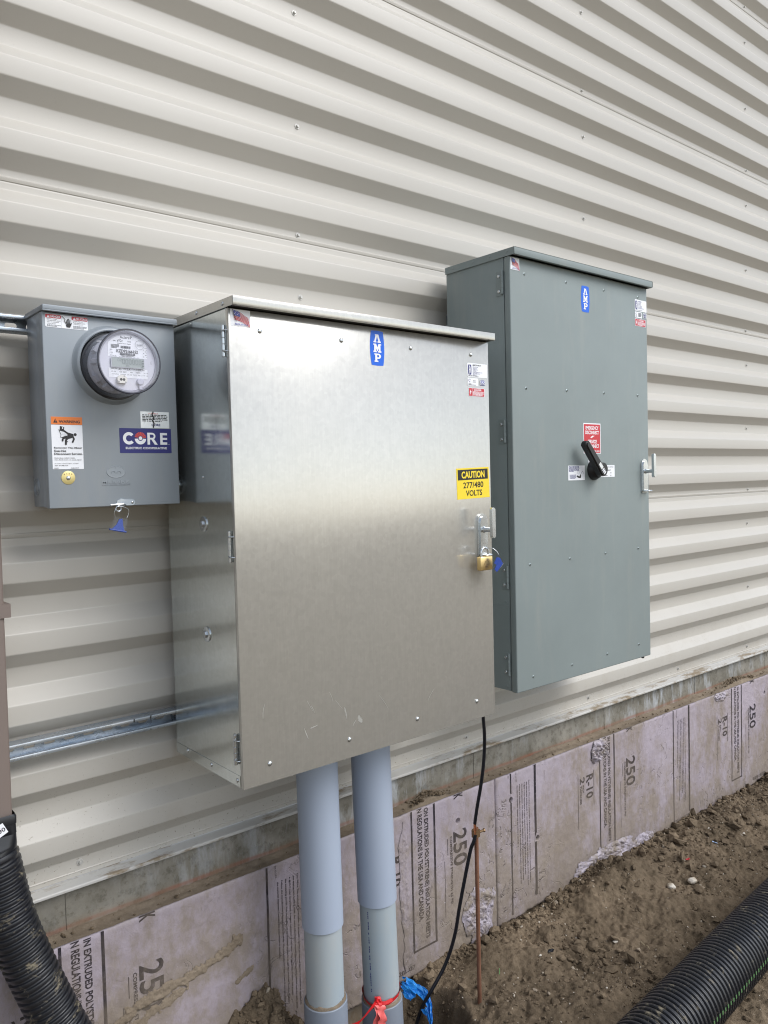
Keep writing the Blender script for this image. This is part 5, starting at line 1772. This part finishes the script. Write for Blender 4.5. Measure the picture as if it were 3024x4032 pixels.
    p, pr = sticker(c, 'oval_mark', yf, 1.3880, 1.4130, 2.4530, 2.4735, M['palegrey'], rad=0.002)
    pr.disc(M['navy'], 0.0125, 0.0120, 0.0105, 20, 0.0066)
    pr.disc(M['palegrey'], 0.0125, 0.0120, 0.0088, 20, 0.0050)
    pr.disc(M['navy'], 0.0125, 0.0120, 0.0050, 12, 0.0034)
    pr.rect(M['navy'], 0.004, 0.021, 0.0015, 0.0040)
    pr.done(p)
    danger_small(c, yf, 1.3300, 1.4060, 2.4170, 2.4460, 71)
    p, pr = sticker(c, 'emergency_sign', yf, 0.9790, 1.0870, 1.9060, 2.0200, M['white'], rad=0.0006)
    w, h = 0.108, 0.114
    pr.rect(M['red'], w * .03, w * .97, h * .025, h * .965)
    wh = M['white']
    pr.text(wh, 'EMERGENCY', w * .13, w * .87, h * .785, h * .905, 2)
    pr.text(wh, 'DISCONNECT', w * .11, w * .89, h * .635, h * .755, 2)
    pr.poly(wh, [(w * .36, h * .52), (w * .56, h * .605), (w * .56, h * .575), (w * .66, h * .595), (w * .44, h * .505), (w * .44, h * .535)])
    pr.text(wh, 'SERVICE', w * .24, w * .76, h * .335, h * .455, 2)
    pr.text(wh, 'DISCONNECT', w * .11, w * .89, h * .185, h * .305, 2)
    pr.fine(wh, w * .38, w * .64, h * .125, h * .150, 1, 73)
    pr.text(wh, 'AMP - 720.378.4000', w * .10, w * .92, h * .055, h * .105, 1)
    pr.done(p)
    p, pr = sticker(c, 'white_strip', yf, 1.0080, 1.0620, 1.8620, 1.9030, M['white'], rad=0.0006)
    pr.fine(M['grey'], 0.004, 0.050, 0.004, 0.036, 4, 75)
    pr.done(p)
    p, pr = sticker(c, 'instruction_label', yf, 0.8840, 0.9840, 1.8070, 1.8615, M['white'], rad=0.0015)
    w, h = 0.100, 0.0545
    pr.fine(M['navy'], w * .04, w * .66, h * .56, h * .95, 6, 77)
    pr.fine(M['navy'], w * .08, w * .46, h * .09, h * .38, 5, 79)
    pr.ring(M['grey'], w * .60, h * .52, h * .10, h * .115)
    pr.path(M['black'], [(w * .53, h * .27), (w * .63, h * .21), (w * .72, h * .20), (w * .73, h * .34)], h * .12)
    pr.path(M['grey'], [(w * .68, h * .30), (w * .86, h * .62), (w * .94, h * .40)], h * .03)
    pr.done(p)
    p, pr = sticker(c, 'equipment_label', yf, 1.0700, 1.1760, 1.8160, 1.8615, M['white'], rad=0.0015)
    w, h = 0.106, 0.0455
    pr.text(M['black'], 'EQUIPMENT SWITCH', w * .30, w * .92, h * .78, h * .88, 1)
    pr.text(M['black'], 'ASSIGNMENT', w * .38, w * .76, h * .53, h * .62, 1)
    pr.text(M['black'], 'OPEN', w * .40, w * .52, h * .30, h * .39, 1); pr.text(M['black'], 'ON', w * .72, w * .79, h * .30, h * .39, 1)
    pr.text(M['black'], 'DEVICE', w * .40, w * .55, h * .08, h * .17, 1); pr.text(M['black'], 'NO', w * .72, w * .79, h * .08, h * .17, 1)
    pr.done(p)
    # black rotary handle
    hub = Vector((1.0400, yf, 1.8450))
    bm = B()
    lathe(bm, hub, (0, -1, 0), [(0, 0.040), (0.006, 0.0395), (0.022, 0.031), (0.027, 0.027), (0.045, 0.0255), (0.047, 0.023), (0.047, 0.0)], 40)
    hb = obj('rotary_handle', bm, M['black_paint'], c, smooth=True)
    heel, tip = Vector((1.0260, 0, 1.8385)), Vector((0.9275, 0, 1.9460))
    d = (tip - heel)
    ln = d.length
    d.normalize()
    nrm = Vector((-d.z, 0, d.x))
    bm = B()
    pts = []
    n = 10
    for i in range(n + 1):
        t = -PI / 2 + PI * i / n
        pts.append((ln - 0.013 + 0.0145 * math.cos(t), 0.0145 * math.sin(t)))
    pts += [(0.05, 0.0165), (0.0, 0.0195)]
    for i in range(1, n):
        t = PI / 2 + PI * i / n
        pts.append((0.0 + 0.0195 * math.cos(t), 0.0195 * math.sin(t)))
    pts += [(0.0, -0.0195), (0.05, -0.0165)]
    prism(bm, pts, (heel.x, yf - 0.026, heel.z), d, nrm, (0, -1, 0), 0.0, 0.030)
    bmesh.ops.bevel(bm, geom=[e for e in bm.edges if len(e.link_faces) == 2 and abs(e.calc_face_angle(0)) > 1.0], offset=0.006, segments=3, affect='EDGES')
    lv = obj('lever', bm, M['black_paint'], hb, smooth=True)
    pr = Print((heel.x, yf - 0.0562, heel.z), d, nrm)
    pr.rect(M['silver'], 0.014, 0.040, -0.0080, 0.0065)
    for i in range(3):
        a = 0.010 - i * 0.0078
        pr.rect(M['white'], a - 0.0052, a, -0.0080, 0.0065)
    pr.done(hb, 'position_decal')
    return c
build_switch()

# ================================================================== conduits
def conduit(cx, zbell, label):
    cy = -0.225
    c = thing('conduit', (cx, cy, -0.30), label, 'conduit', 'grey plastic conduits rising into the galvanised cabinet')
    bm = B()
    lathe(bm, (cx, cy, 0.500), (0, 0, 1), [(0, 0.0578), (0.0, 0.0605), (0.0015, 0.0622), (0.5660, 0.0622)], 56, cap=False)
    s = obj('expansion_sleeve', bm, M['pvc_new'], c, smooth=True)
    bm = B()
    lathe(bm, (cx, cy, zbell - 0.06), (0, 0, 1), [(0, 0.0571), (0.56 - zbell + 0.06, 0.0571)], 56, cap=False)
    obj('riser_pipe', bm, M['pvc_old'], c, smooth=True)
    bm = B()
    lathe(bm, (cx, cy, -0.32), (0, 0, 1), [(0, 0.0655), (zbell + 0.32 - 0.002, 0.0655), (zbell + 0.32, 0.0640), (zbell + 0.32, 0.0612), (zbell + 0.32 - 0.01, 0.0605), (zbell + 0.24, 0.0600)], 56, cap=False)
    obj('coupling_bell', bm, M['pvc_bell'], c, smooth=True)
    # dirt packed in the mouth of the bell
    n, k = 60, 5
    bm = B()
    rings = []
    for i in range(n):
        t = 2 * PI * i / n
        hgt = 0.010 + 0.008 * float(fbm(math.cos(t) * 2.2, math.sin(t) * 2.2, 1.5, 3, 0.6, int(cx * 100) + 500))
        if 0.0 < (t % (2 * PI)) < 0: hgt = 0
        rr = (0.0620, 0.0618, 0.0602, 0.0580, 0.0568)
        hh = (-0.004, hgt * 0.45, hgt * 0.9, hgt, hgt * 0.8)
        rings.append([bm.verts.new((cx + (r + 0.0007 * math.sin(7 * t + q)) * math.cos(t), cy + (r + 0.0007 * math.sin(7 * t + q)) * math.sin(t), zbell + h)) for q, (r, h) in enumerate(zip(rr, hh))])
    for A, C in zip(rings, rings[1:] + rings[:1]):
        for j in range(k - 1): bm.faces.new((A[j], C[j], C[j + 1], A[j + 1]))
    obj('packed_dirt', bm, M['mud'], c, smooth=True)
    return c, s
cl, sl = conduit(-0.1635, 0.270, 'left grey plastic conduit with the longer sleeve in front of the lilac board')
cr, sr = conduit(0.0606, 0.178, 'right grey plastic conduit with red tape tied round its foot')
# faint print on the right conduit's side
def lean(o, ang):
    o.rotation_euler = (0, ang, 0)
lean(cl, -0.010)
lean(cr, -0.026)
def conduit_print():
    bm = B()
    rn = random.Random(9)
    cx, cy, r = 0.0606, -0.225, 0.0573
    z = 0.485
    while z > 0.22:
        hgt = rn.uniform(0.002, 0.007)
        a0, a1 = math.radians(197), math.radians(200)
        vs = [bm.verts.new((cx + r * math.cos(a), cy + r * math.sin(a), zz)) for a, zz in ((a0, z), (a1, z), (a1, z - hgt), (a0, z - hgt))]
        bm.faces.new(vs)
        z -= hgt + rn.choice((0.0012, 0.0015, 0.002, 0.009))
    bmesh.ops.recalc_face_normals(bm, faces=bm.faces)
    obj('pipe_print', bm, M['navy'], cr)
conduit_print()

def ribbon(bm, pts, wdir, w, mi=0):
    """a strip of tape: centre points and a width direction at each of them"""
    rows = []
    for p, d in zip(pts, wdir):
        d = Vector(d).normalized() * w / 2
        rows.append((bm.verts.new(Vector(p) - d), bm.verts.new(Vector(p)), bm.verts.new(Vector(p) + d)))
    for A, C in zip(rows, rows[1:]):
        for j in range(2):
            f = bm.faces.new((A[j], A[j + 1], C[j + 1], C[j]))
            f.material_index = mi
            f.smooth = True
def build_tape():
    cx, cy = 0.0466, -0.225
    t = thing('barrier_tape', (cx, cy - 0.06, 0.19), 'red plastic tape knotted round the foot of the right conduit', 'tape')
    bm = B()
    pts, wd = [], []
    for i in range(41):
        a = math.radians(205 + 360 * i / 40)
        z = 0.198 + 0.012 * math.cos(a - math.radians(20)) + 0.004 * math.sin(3 * a)
        r = 0.0600
        pts.append((cx + r * math.cos(a), cy + r * math.sin(a), z))
        wd.append((0.25 * math.cos(a), 0.25 * math.sin(a), 1))
    ribbon(bm, pts, wd, 0.016)
    obj('band', bm, M['tape'], t)
    kx, ky, kz = cx - 0.052, cy - 0.046, 0.205
    bm = B()
    t2 = B()
    bmesh.ops.create_icosphere(t2, subdivisions=3, radius=1)
    for v in t2.verts:
        q = v.co
        n = float(fbm(q.x * 2 + q.z, q.y * 2 - q.z, 1.4, 3, 0.6, 77))
        v.co = Vector((kx + q.x * 0.012 * (1 + n), ky + q.y * 0.010 * (1 + n), kz + q.z * 0.017 * (1 + n)))
    join(bm, t2)
    obj('knot', bm, M['tape'], t)
    bm = B()
    P = spline([(kx, ky, kz + 0.002), (kx - 0.016, ky - 0.004, kz + 0.004), (-0.075, -0.288, 0.198), (-0.100, -0.286, 0.188), (-0.118, -0.270, 0.176), (-0.140, -0.255, 0.160)], 5)
    ribbon(bm, P, [(0.25 * math.sin(i * 0.5), 0.5 * math.cos(i * 0.3), 1) for i in range(len(P))], 0.015)
    P = spline([(kx + 0.002, ky, kz), (kx + 0.018, ky - 0.012, kz - 0.004), (kx + 0.045, ky - 0.017, kz - 0.002)], 5)
    ribbon(bm, P, [(0, 0.4, 1)] * len(P), 0.010)
    obj('tail', bm, M['tape'], t)
    bm = B()
    P = spline([(kx, ky - 0.004, kz), (kx + 0.004, ky - 0.014, kz - 0.020), (kx + 0.002, ky - 0.018, kz - 0.050), (kx + 0.008, ky - 0.016, kz - 0.085), (kx + 0.003, ky - 0.010, kz - 0.13)], 6)
    ribbon(bm, P, [(1, 0.5 * math.sin(i * 0.9), 0.1) for i in range(len(P))], 0.030)
    P = spline([(kx - 0.004, ky, kz + 0.004), (kx - 0.009, ky - 0.010, kz - 0.018), (kx - 0.014, ky - 0.006, kz - 0.060), (kx - 0.010, ky, kz - 0.11)], 6)
    ribbon(bm, P, [(1, -0.5 * math.sin(i * 0.7), 0.1) for i in range(len(P))], 0.020)
    obj('hanging_tail', bm, M['tape_faded'], t)
build_tape()

def build_rag():
    n = 46
    u = np.linspace(0, 1, n)
    U, V = np.meshgrid(u, u, indexing='ij')
    # a folded scrap: runs from a peak near the board down over the clods and hooks back underneath
    spine = spline([(0.250, -0.085, 0.070), (0.272, -0.120, 0.070), (0.290, -0.160, 0.052), (0.286, -0.195, 0.028), (0.262, -0.225, -0.005), (0.240, -0.245, -0.050)], 12)
    S = np.array([[p.x, p.y, p.z] for p in spine])
    s = np.linspace(0, len(S) - 1, n)
    C = np.stack([np.interp(s, range(len(S)), S[:, k]) for k in range(3)], 1)
    wid = 0.030 + 0.075 * np.sin(np.pi * np.clip(u * 1.25, 0, 1)) ** 0.8 * (1 - 0.6 * u)
    side = np.array([-0.62, -0.10, -0.42])
    w = (V - 0.18) * wid[:, None]
    X = C[:, None, 0] + side[0] * w + 0.012 * fbm(U, V, 4, 3, 0.6, 611)
    Y = C[:, None, 1] + side[1] * w + 0.016 * fbm(U, V, 5, 3, 0.6, 613)
    Z = C[:, None, 2] + side[2] * w + 0.016 * fbm(U, V, 5, 3, 0.6, 617) + 0.006 * np.abs(fbm(U, V, 13, 2, 0.5, 619))
    co = np.stack([X.ravel(), Y.ravel(), Z.ravel()], 1)
    F = grid_faces(n, n)
    keep = ((fbm(U, V, 3.2, 3, 0.5, 631) > -0.55) & ~((V > 0.62) & (U > 0.30) & (U < 0.52))).ravel()
    F = F[keep[F].all(axis=1)]
    used = np.unique(F)
    rem = np.full(len(co), -1)
    rem[used] = np.arange(len(used))
    o = np_obj('plastic_scrap', co[used], rem[F], M['rag'], smooth=False, loc=(0.27, -0.15, 0.0))
    tag(o, 'crumpled bright blue plastic sheet lying beside the right conduit', 'plastic scrap')
build_rag()

# ================================================================== ground wire and rod
def build_ground_wire():
    w = thing('ground_wire', (0.3726, -0.385, 1.066), 'black insulated ground wire hanging from the galvanised cabinet into the soil', 'cable')
    P = spline([(0.3700, -0.388, 1.085), (0.3726, -0.385, 1.0506), (0.3883, -0.375, 0.9758), (0.3984, -0.360, 0.8933), (0.4005, -0.345, 0.8135), (0.4030, -0.320, 0.7173), (0.4090, -0.302, 0.655)], 8)
    bm = B()
    tube(bm, P, 0.0058, 14)
    obj('upper_cable', bm, M['cable'], w, smooth=True)
    bm = B()
    end = P[-1]
    for k in range(7):
        a = 2 * PI * k / 6
        r = 0.0032 if k < 6 else 0
        q = [(end.x + r * math.cos(a + j * 0.25), end.y + r * math.sin(a + j * 0.25), 0.658 - j * 0.0062) for j in range(8)]
        tube(bm, q, 0.0016, 6)
    obj('copper_strands', bm, M['copper_bright'], w, smooth=True)
    P = spline([(0.4100, -0.303, 0.6180), (0.4050, -0.298, 0.5900), (0.4000, -0.290, 0.5667), (0.3897, -0.278, 0.4960), (0.3780, -0.252, 0.3600), (0.3700, -0.232, 0.2500), (0.3440, -0.210, 0.1500), (0.2900, -0.190, 0.0660), (0.2656, -0.172, 0.0150), (0.24, -0.16, -0.06)], 8)
    bm = B()
    tube(bm, P, 0.0062, 14)
    obj('lower_cable', bm, M['cable'], w, smooth=True)
    r = thing('ground_rod', (0.4275, -0.2900, -0.40), 'brown copper ground rod driven upright into the soil, wire clamped on top', 'ground rod')
    bm = B()
    tube(bm, [(0.4268, -0.290, -0.40), (0.4272, -0.290, 0.1), (0.4275, -0.290, 0.632)], 0.0072, 16)
    obj('rod', bm, M['copper_old'], r, smooth=True)
    bm = B()
    pts = [(0.0135 * math.cos(a) * (1.35 if math.cos(a) < 0 else 1), 0.0135 * math.sin(a)) for a in [2 * PI * i / 18 for i in range(18)]]
    prism(bm, pts, (0.4210, -0.2960, 0.606), (1, 0, 0), (0, 1, 0), (0, 0, 1), 0, 0.022)
    cl_ = obj('clamp', bm, M['bronze'], r, smooth=True)
    bm = B()
    tube(bm, [(0.4300, -0.298, 0.617), (0.4480, -0.306, 0.6215)], 0.0042, 10)
    lathe(bm, (0.4470, -0.3055, 0.6212), (0.92, -0.36, 0.12), [(0, 0.0065), (0.005, 0.0065), (0.0055, 0.005)], 6)
    obj('clamp_bolt', bm, M['bronze'], cl_, smooth=True)
build_ground_wire()

# ================================================================== downspout, adapter, drain hoses
def build_downspout():
    d = thing('downspout', (-1.035, -0.05, 1.03), 'brown metal downspout at the left edge of the wall', 'downspout')
    bm = B()
    pts = [(-0.0565, -0.092), (0.0565, -0.092), (0.0565, -0.004), (-0.0565, -0.004)]
    lo = [bm.verts.new((-1.0405 + x, y, 0.99)) for x, y in rrect(-0.0575, 0.0555, -0.092, -0.004, 0.008, 3)]
    hi = [bm.verts.new((-1.0180 + x, y, 6.15)) for x, y in rrect(-0.0575, 0.0555, -0.092, -0.004, 0.008, 3)]
    k = len(lo)
    for i in range(k): bm.faces.new((lo[i], lo[(i + 1) % k], hi[(i + 1) % k], hi[i]))
    bm.faces.new(hi); bm.faces.new(lo[::-1])
    bmesh.ops.recalc_face_normals(bm, faces=bm.faces)
    obj('spout_tube', bm, M['downspout'], d, smooth=True)
    bm = B()
    box(bm, -1.0880, -0.9700, -0.0965, 0.0, 1.515, 1.548)
    st = obj('strap', bm, M['downspout'], d)
    bm = B()
    hexhead(bm, (-0.9690, -0.030, 1.535), (1, 0, 0), 0.004, 0.005, 0.007)
    obj('strap_screw', bm, M['downspout'], st)
build_downspout()

def build_adapter():
    a = thing('downspout_adapter', (-1.035, -0.06, 0.93), 'black plastic adapter between the brown downspout and the corrugated hose', 'pipe adapter')
    bm = B()
    n = 40
    def sec(z, f, cx, cy, hx, hy, r):
        out = []
        for i in range(n):
            t = 2 * PI * i / n
            c, s = math.cos(t), math.sin(t)
            e = 0.16
            qx = math.copysign(abs(c) ** e, c) * hx
            qy = math.copysign(abs(s) ** e, s) * hy
            out.append(bm.verts.new((cx + qx * (1 - f) + r * c * f, cy + qy * (1 - f) + r * s * f, z)))
        return out
    R = [sec(1.036, 0, -1.0410, -0.052, 0.0600, 0.0520, 0.06), sec(1.030, 0, -1.0410, -0.052, 0.0630, 0.0545, 0.06), sec(1.013, 0, -1.0405, -0.053, 0.0620, 0.0540, 0.06), sec(1.012, 0, -1.0405, -0.053, 0.0605, 0.0530, 0.06),
         sec(0.990, 0.05, -1.0390, -0.055, 0.0600, 0.0530, 0.06), sec(0.989, 0.05, -1.0390, -0.055, 0.0590, 0.0525, 0.06), sec(0.965, 0.35, -1.0370, -0.060, 0.0590, 0.0530, 0.0600), sec(0.950, 0.9, -1.0350, -0.064, 0.0590, 0.0530, 0.0610), sec(0.940, 1, -1.0330, -0.066, 0.06, 0.05, 0.0590), sec(0.915, 1, -1.0300, -0.068, 0.06, 0.05, 0.0580)]
    for A, C in zip(R, R[1:]):
        for i in range(n):
            bm.faces.new((A[i], C[i], C[(i + 1) % n], A[(i + 1) % n]))
    ab = obj('adapter_body', bm, M['black_plastic'], a, smooth=True)
    pr = Print((-1.0180, -0.1085, 1.0020), Vector((0.90, 0, 0.43)), Vector((-0.43, 0, 0.90)), step=0.0002, lift=0.0006)
    pr.rect(M['white'], -0.030, 0.014, -0.010, 0.018)
    pr.text(M['black'], '90', -0.004, 0.012, -0.003, 0.008, 1.5)
    pr.done(ab, 'sticker')
build_adapter()

def hose(name, ctrl, r, pitch, depth, label, stripe=None, n=44):
    """corrugated drain hose swept along a spline"""
    P = spline(ctrl, 30)
    seg = [0.0]
    for a, b in zip(P, P[1:]): seg.append(seg[-1] + (b - a).length)
    total = seg[-1]
    prof = ((0.0, 1), (0.16, 1), (0.30, 0.92), (0.42, 0.10), (0.50, 0), (0.66, 0), (0.76, 0.10), (0.88, 0.92))
    m = int(total / pitch)
    ts, rs = [], []
    for i in range(m):
        for f, hgt in prof:
            ts.append((i + f) * pitch)
            rs.append(r - depth * (1 - hgt))
    arr = np.array([[p.x, p.y, p.z] for p in P])
    C = np.stack([np.interp(ts, seg, arr[:, k]) for k in range(3)], 1)
    Tn = np.gradient(C, axis=0)
    Tn /= np.linalg.norm(Tn, axis=1, keepdims=True)
    U = np.zeros_like(C)
    t0 = Vector(Tn[0])
    u = Vector(frame(t0)[1])
    prev = t0
    for i in range(len(C)):
        t = Vector(Tn[i])
        u = prev.rotation_difference(t) @ u
        u = (u - u.dot(t) * t).normalized()
        prev = t
        U[i] = u
    Vv = np.cross(Tn, U)
    ang = np.linspace(0, 2 * PI, n, endpoint=False)
    rs = np.array(rs)
    co = C[:, None] + rs[:, None, None] * (U[:, None] * np.cos(ang)[None, :, None] + Vv[:, None] * np.sin(ang)[None, :, None])
    k = len(C)
    i = np.arange(k - 1)[:, None] * n
    j = np.arange(n)[None]
    F = np.stack([i + j, i + (j + 1) % n, i + n + (j + 1) % n, i + n + j], -1).reshape(-1, 4)
    t = thing(name, tuple(C[0]), label, 'drain hose')
    np_obj('hose_wall', co.reshape(-1, 3), F, M['black_pipe'], t, smooth=False)
    me = bpy.data.objects[[o for o in bpy.data.objects.keys() if o.startswith('hose_wall')][-1]].data
    me.polygons.foreach_set('use_smooth', [True] * len(me.polygons))
    me.set_sharp_from_angle(angle=math.radians(40))
    if stripe is not None:
        w, d = stripe[1], Vector(stripe[0]).normalized()
        S = []
        for q in range(k):
            uu, vv = Vector(U[q]), Vector(Vv[q])
            a0 = math.atan2(d.dot(vv), d.dot(uu))
            row = []
            for da in (-w, 0, w):
                row.append(C[q] + (rs[q] + 0.0005) * (U[q] * math.cos(a0 + da) + Vv[q] * math.sin(a0 + da)))
            S.append(row)
        S = np.array(S).reshape(-1, 3)
        idx = np.arange(k * 3).reshape(k, 3)
        ok = np.where((rs[:-1] > r - depth * 0.5) & (rs[1:] > r - depth * 0.5))[0]
        F2 = np.concatenate([np.stack([idx[ok, c], idx[ok + 1, c], idx[ok + 1, c + 1], idx[ok, c + 1]], 1) for c in (0, 1)])
        used = np.unique(F2)
        rem = np.full(len(S), -1)
        rem[used] = np.arange(len(used))
        np_obj('green_stripe', S[used], rem[F2][:, ::-1], M['stripe'], t)
    return t
hose('drain_hose', [(-1.0310, -0.068, 0.945), (-1.0248, -0.075, 0.9131), (-1.0121, -0.080, 0.8346), (-0.9974, -0.090, 0.7602), (-0.9756, -0.100, 0.6856), (-0.9530, -0.115, 0.6150), (-0.9080, -0.140, 0.4914), (-0.850, -0.19, 0.36), (-0.76, -0.30, 0.20), (-0.62, -0.45, 0.07), (-0.45, -0.60, 0.03)],
     0.0585, 0.0168, 0.0068, 'black corrugated drain hose curving down from the brown downspout')
AXP, AXD = Vector((-1.66133, -1.11055, 0.22329)), Vector((0.993505, 0.105587, -0.042419))
hose('drain_hose', [AXP + AXD * t + Vector((0, 0.012 * math.sin(t * 1.3), 0)) * (0 if t < 4 else 1) for t in (1.0, 1.6, 2.2, 2.8, 3.4, 4.0, 4.6, 5.4, 6.2, 7.0)],
     0.100, 0.0225, 0.0085, 'black corrugated drain pipe with a green stripe lying on the soil', stripe=((0.15, -0.86, 0.10), 0.06))

# ================================================================== litter in the soil
def scrap(name, x, y, size, label, cat, m, seed, aspect=0.7):
    z = float(ground_height(x, y))
    n = 9
    u = np.linspace(-1, 1, n)
    U, V = np.meshgrid(u, u, indexing='ij')
    a = seed * 1.7
    X = x + size * (U * math.cos(a) - V * aspect * math.sin(a))
    Y = y + size * (U * math.sin(a) + V * aspect * math.cos(a))
    Z = z + 0.006 + size * 0.35 * fbm(U, V, 1.3, 3, 0.6, seed) + size * 0.25 * U
    o = np_obj(name, np.stack([X.ravel(), Y.ravel(), Z.ravel()], 1), grid_faces(n, n), m, smooth=False, loc=(x, y, z))
    tag(o, label, cat)
scrap('plastic_scrap', 0.838, -0.266, 0.016, 'small black plastic scrap on the soil right of the ground rod', 'plastic scrap', M['black_plastic'], 3)
scrap('plastic_scrap', 2.112, -0.256, 0.012, 'tiny pale blue scrap on the soil below the torn board', 'plastic scrap', mat('pale_blue_scrap', (0.30, 0.42, 0.62), 0.5), 5, 0.4)
scrap('plastic_scrap', 1.843, -0.266, 0.009, 'tiny red scrap on the soil between pale pebbles', 'plastic scrap', M['red'], 7)
def straw(x, y, L, a, label, m):
    z = float(ground_height(x, y))
    bm = B()
    P = [(x - L / 2 * math.cos(a) + L * math.cos(a) * t, y - L / 2 * math.sin(a) + L * math.sin(a) * t, max(z, float(ground_height(x - L / 2 * math.cos(a) + L * math.cos(a) * t, y - L / 2 * math.sin(a) + L * math.sin(a) * t))) + 0.004 + 0.004 * math.sin(PI * t)) for t in [i / 6 for i in range(7)]]
    tube(bm, P, 0.0011, 5)
    o = obj('straw', bm, m, None, smooth=True, loc=(x, y, z))
    tag(o, label, 'straw')
straw(0.586, -0.238, 0.035, 0.7, 'green blade lying on the soil right of the ground rod', M['green'])
straw(1.168, -0.466, 0.060, 1.1, 'pale straw lying on the soil near the striped drain pipe', mat('dry_straw', (0.46, 0.38, 0.24), 0.7))
def stone(x, y, r, label, m, seed):
    z = float(ground_height(x, y))
    t = B()
    bmesh.ops.create_icosphere(t, subdivisions=2, radius=1)
    for v in t.verts:
        q = v.co.copy()
        k = 1 + 0.35 * float(fbm(q.x + seed, q.y * 0.8 + q.z, 1.1, 3, 0.5, seed))
        v.co = Vector((x + q.x * r * k * 1.15, y + q.y * r * k, z + r * 0.3 + q.z * r * 0.7 * k))
    o = obj('stone', t, m, None, loc=(x, y, z))
    tag(o, label, 'stone', 'stones lying in the soil')
stone(1.724, -0.355, 0.020, 'largest pale stone on the soil above the striped drain pipe', M['pebble'], 4)
stone(1.62, -0.315, 0.017, 'second pale stone, nearer the torn lilac board', M['pebble'], 9)
stone(0.865, -0.30, 0.016, 'grey stone beside the small black plastic scrap', M['clod'], 15)
stone(1.02, -0.33, 0.021, 'brown stone on the slope before the torn board', M['clod'], 21)
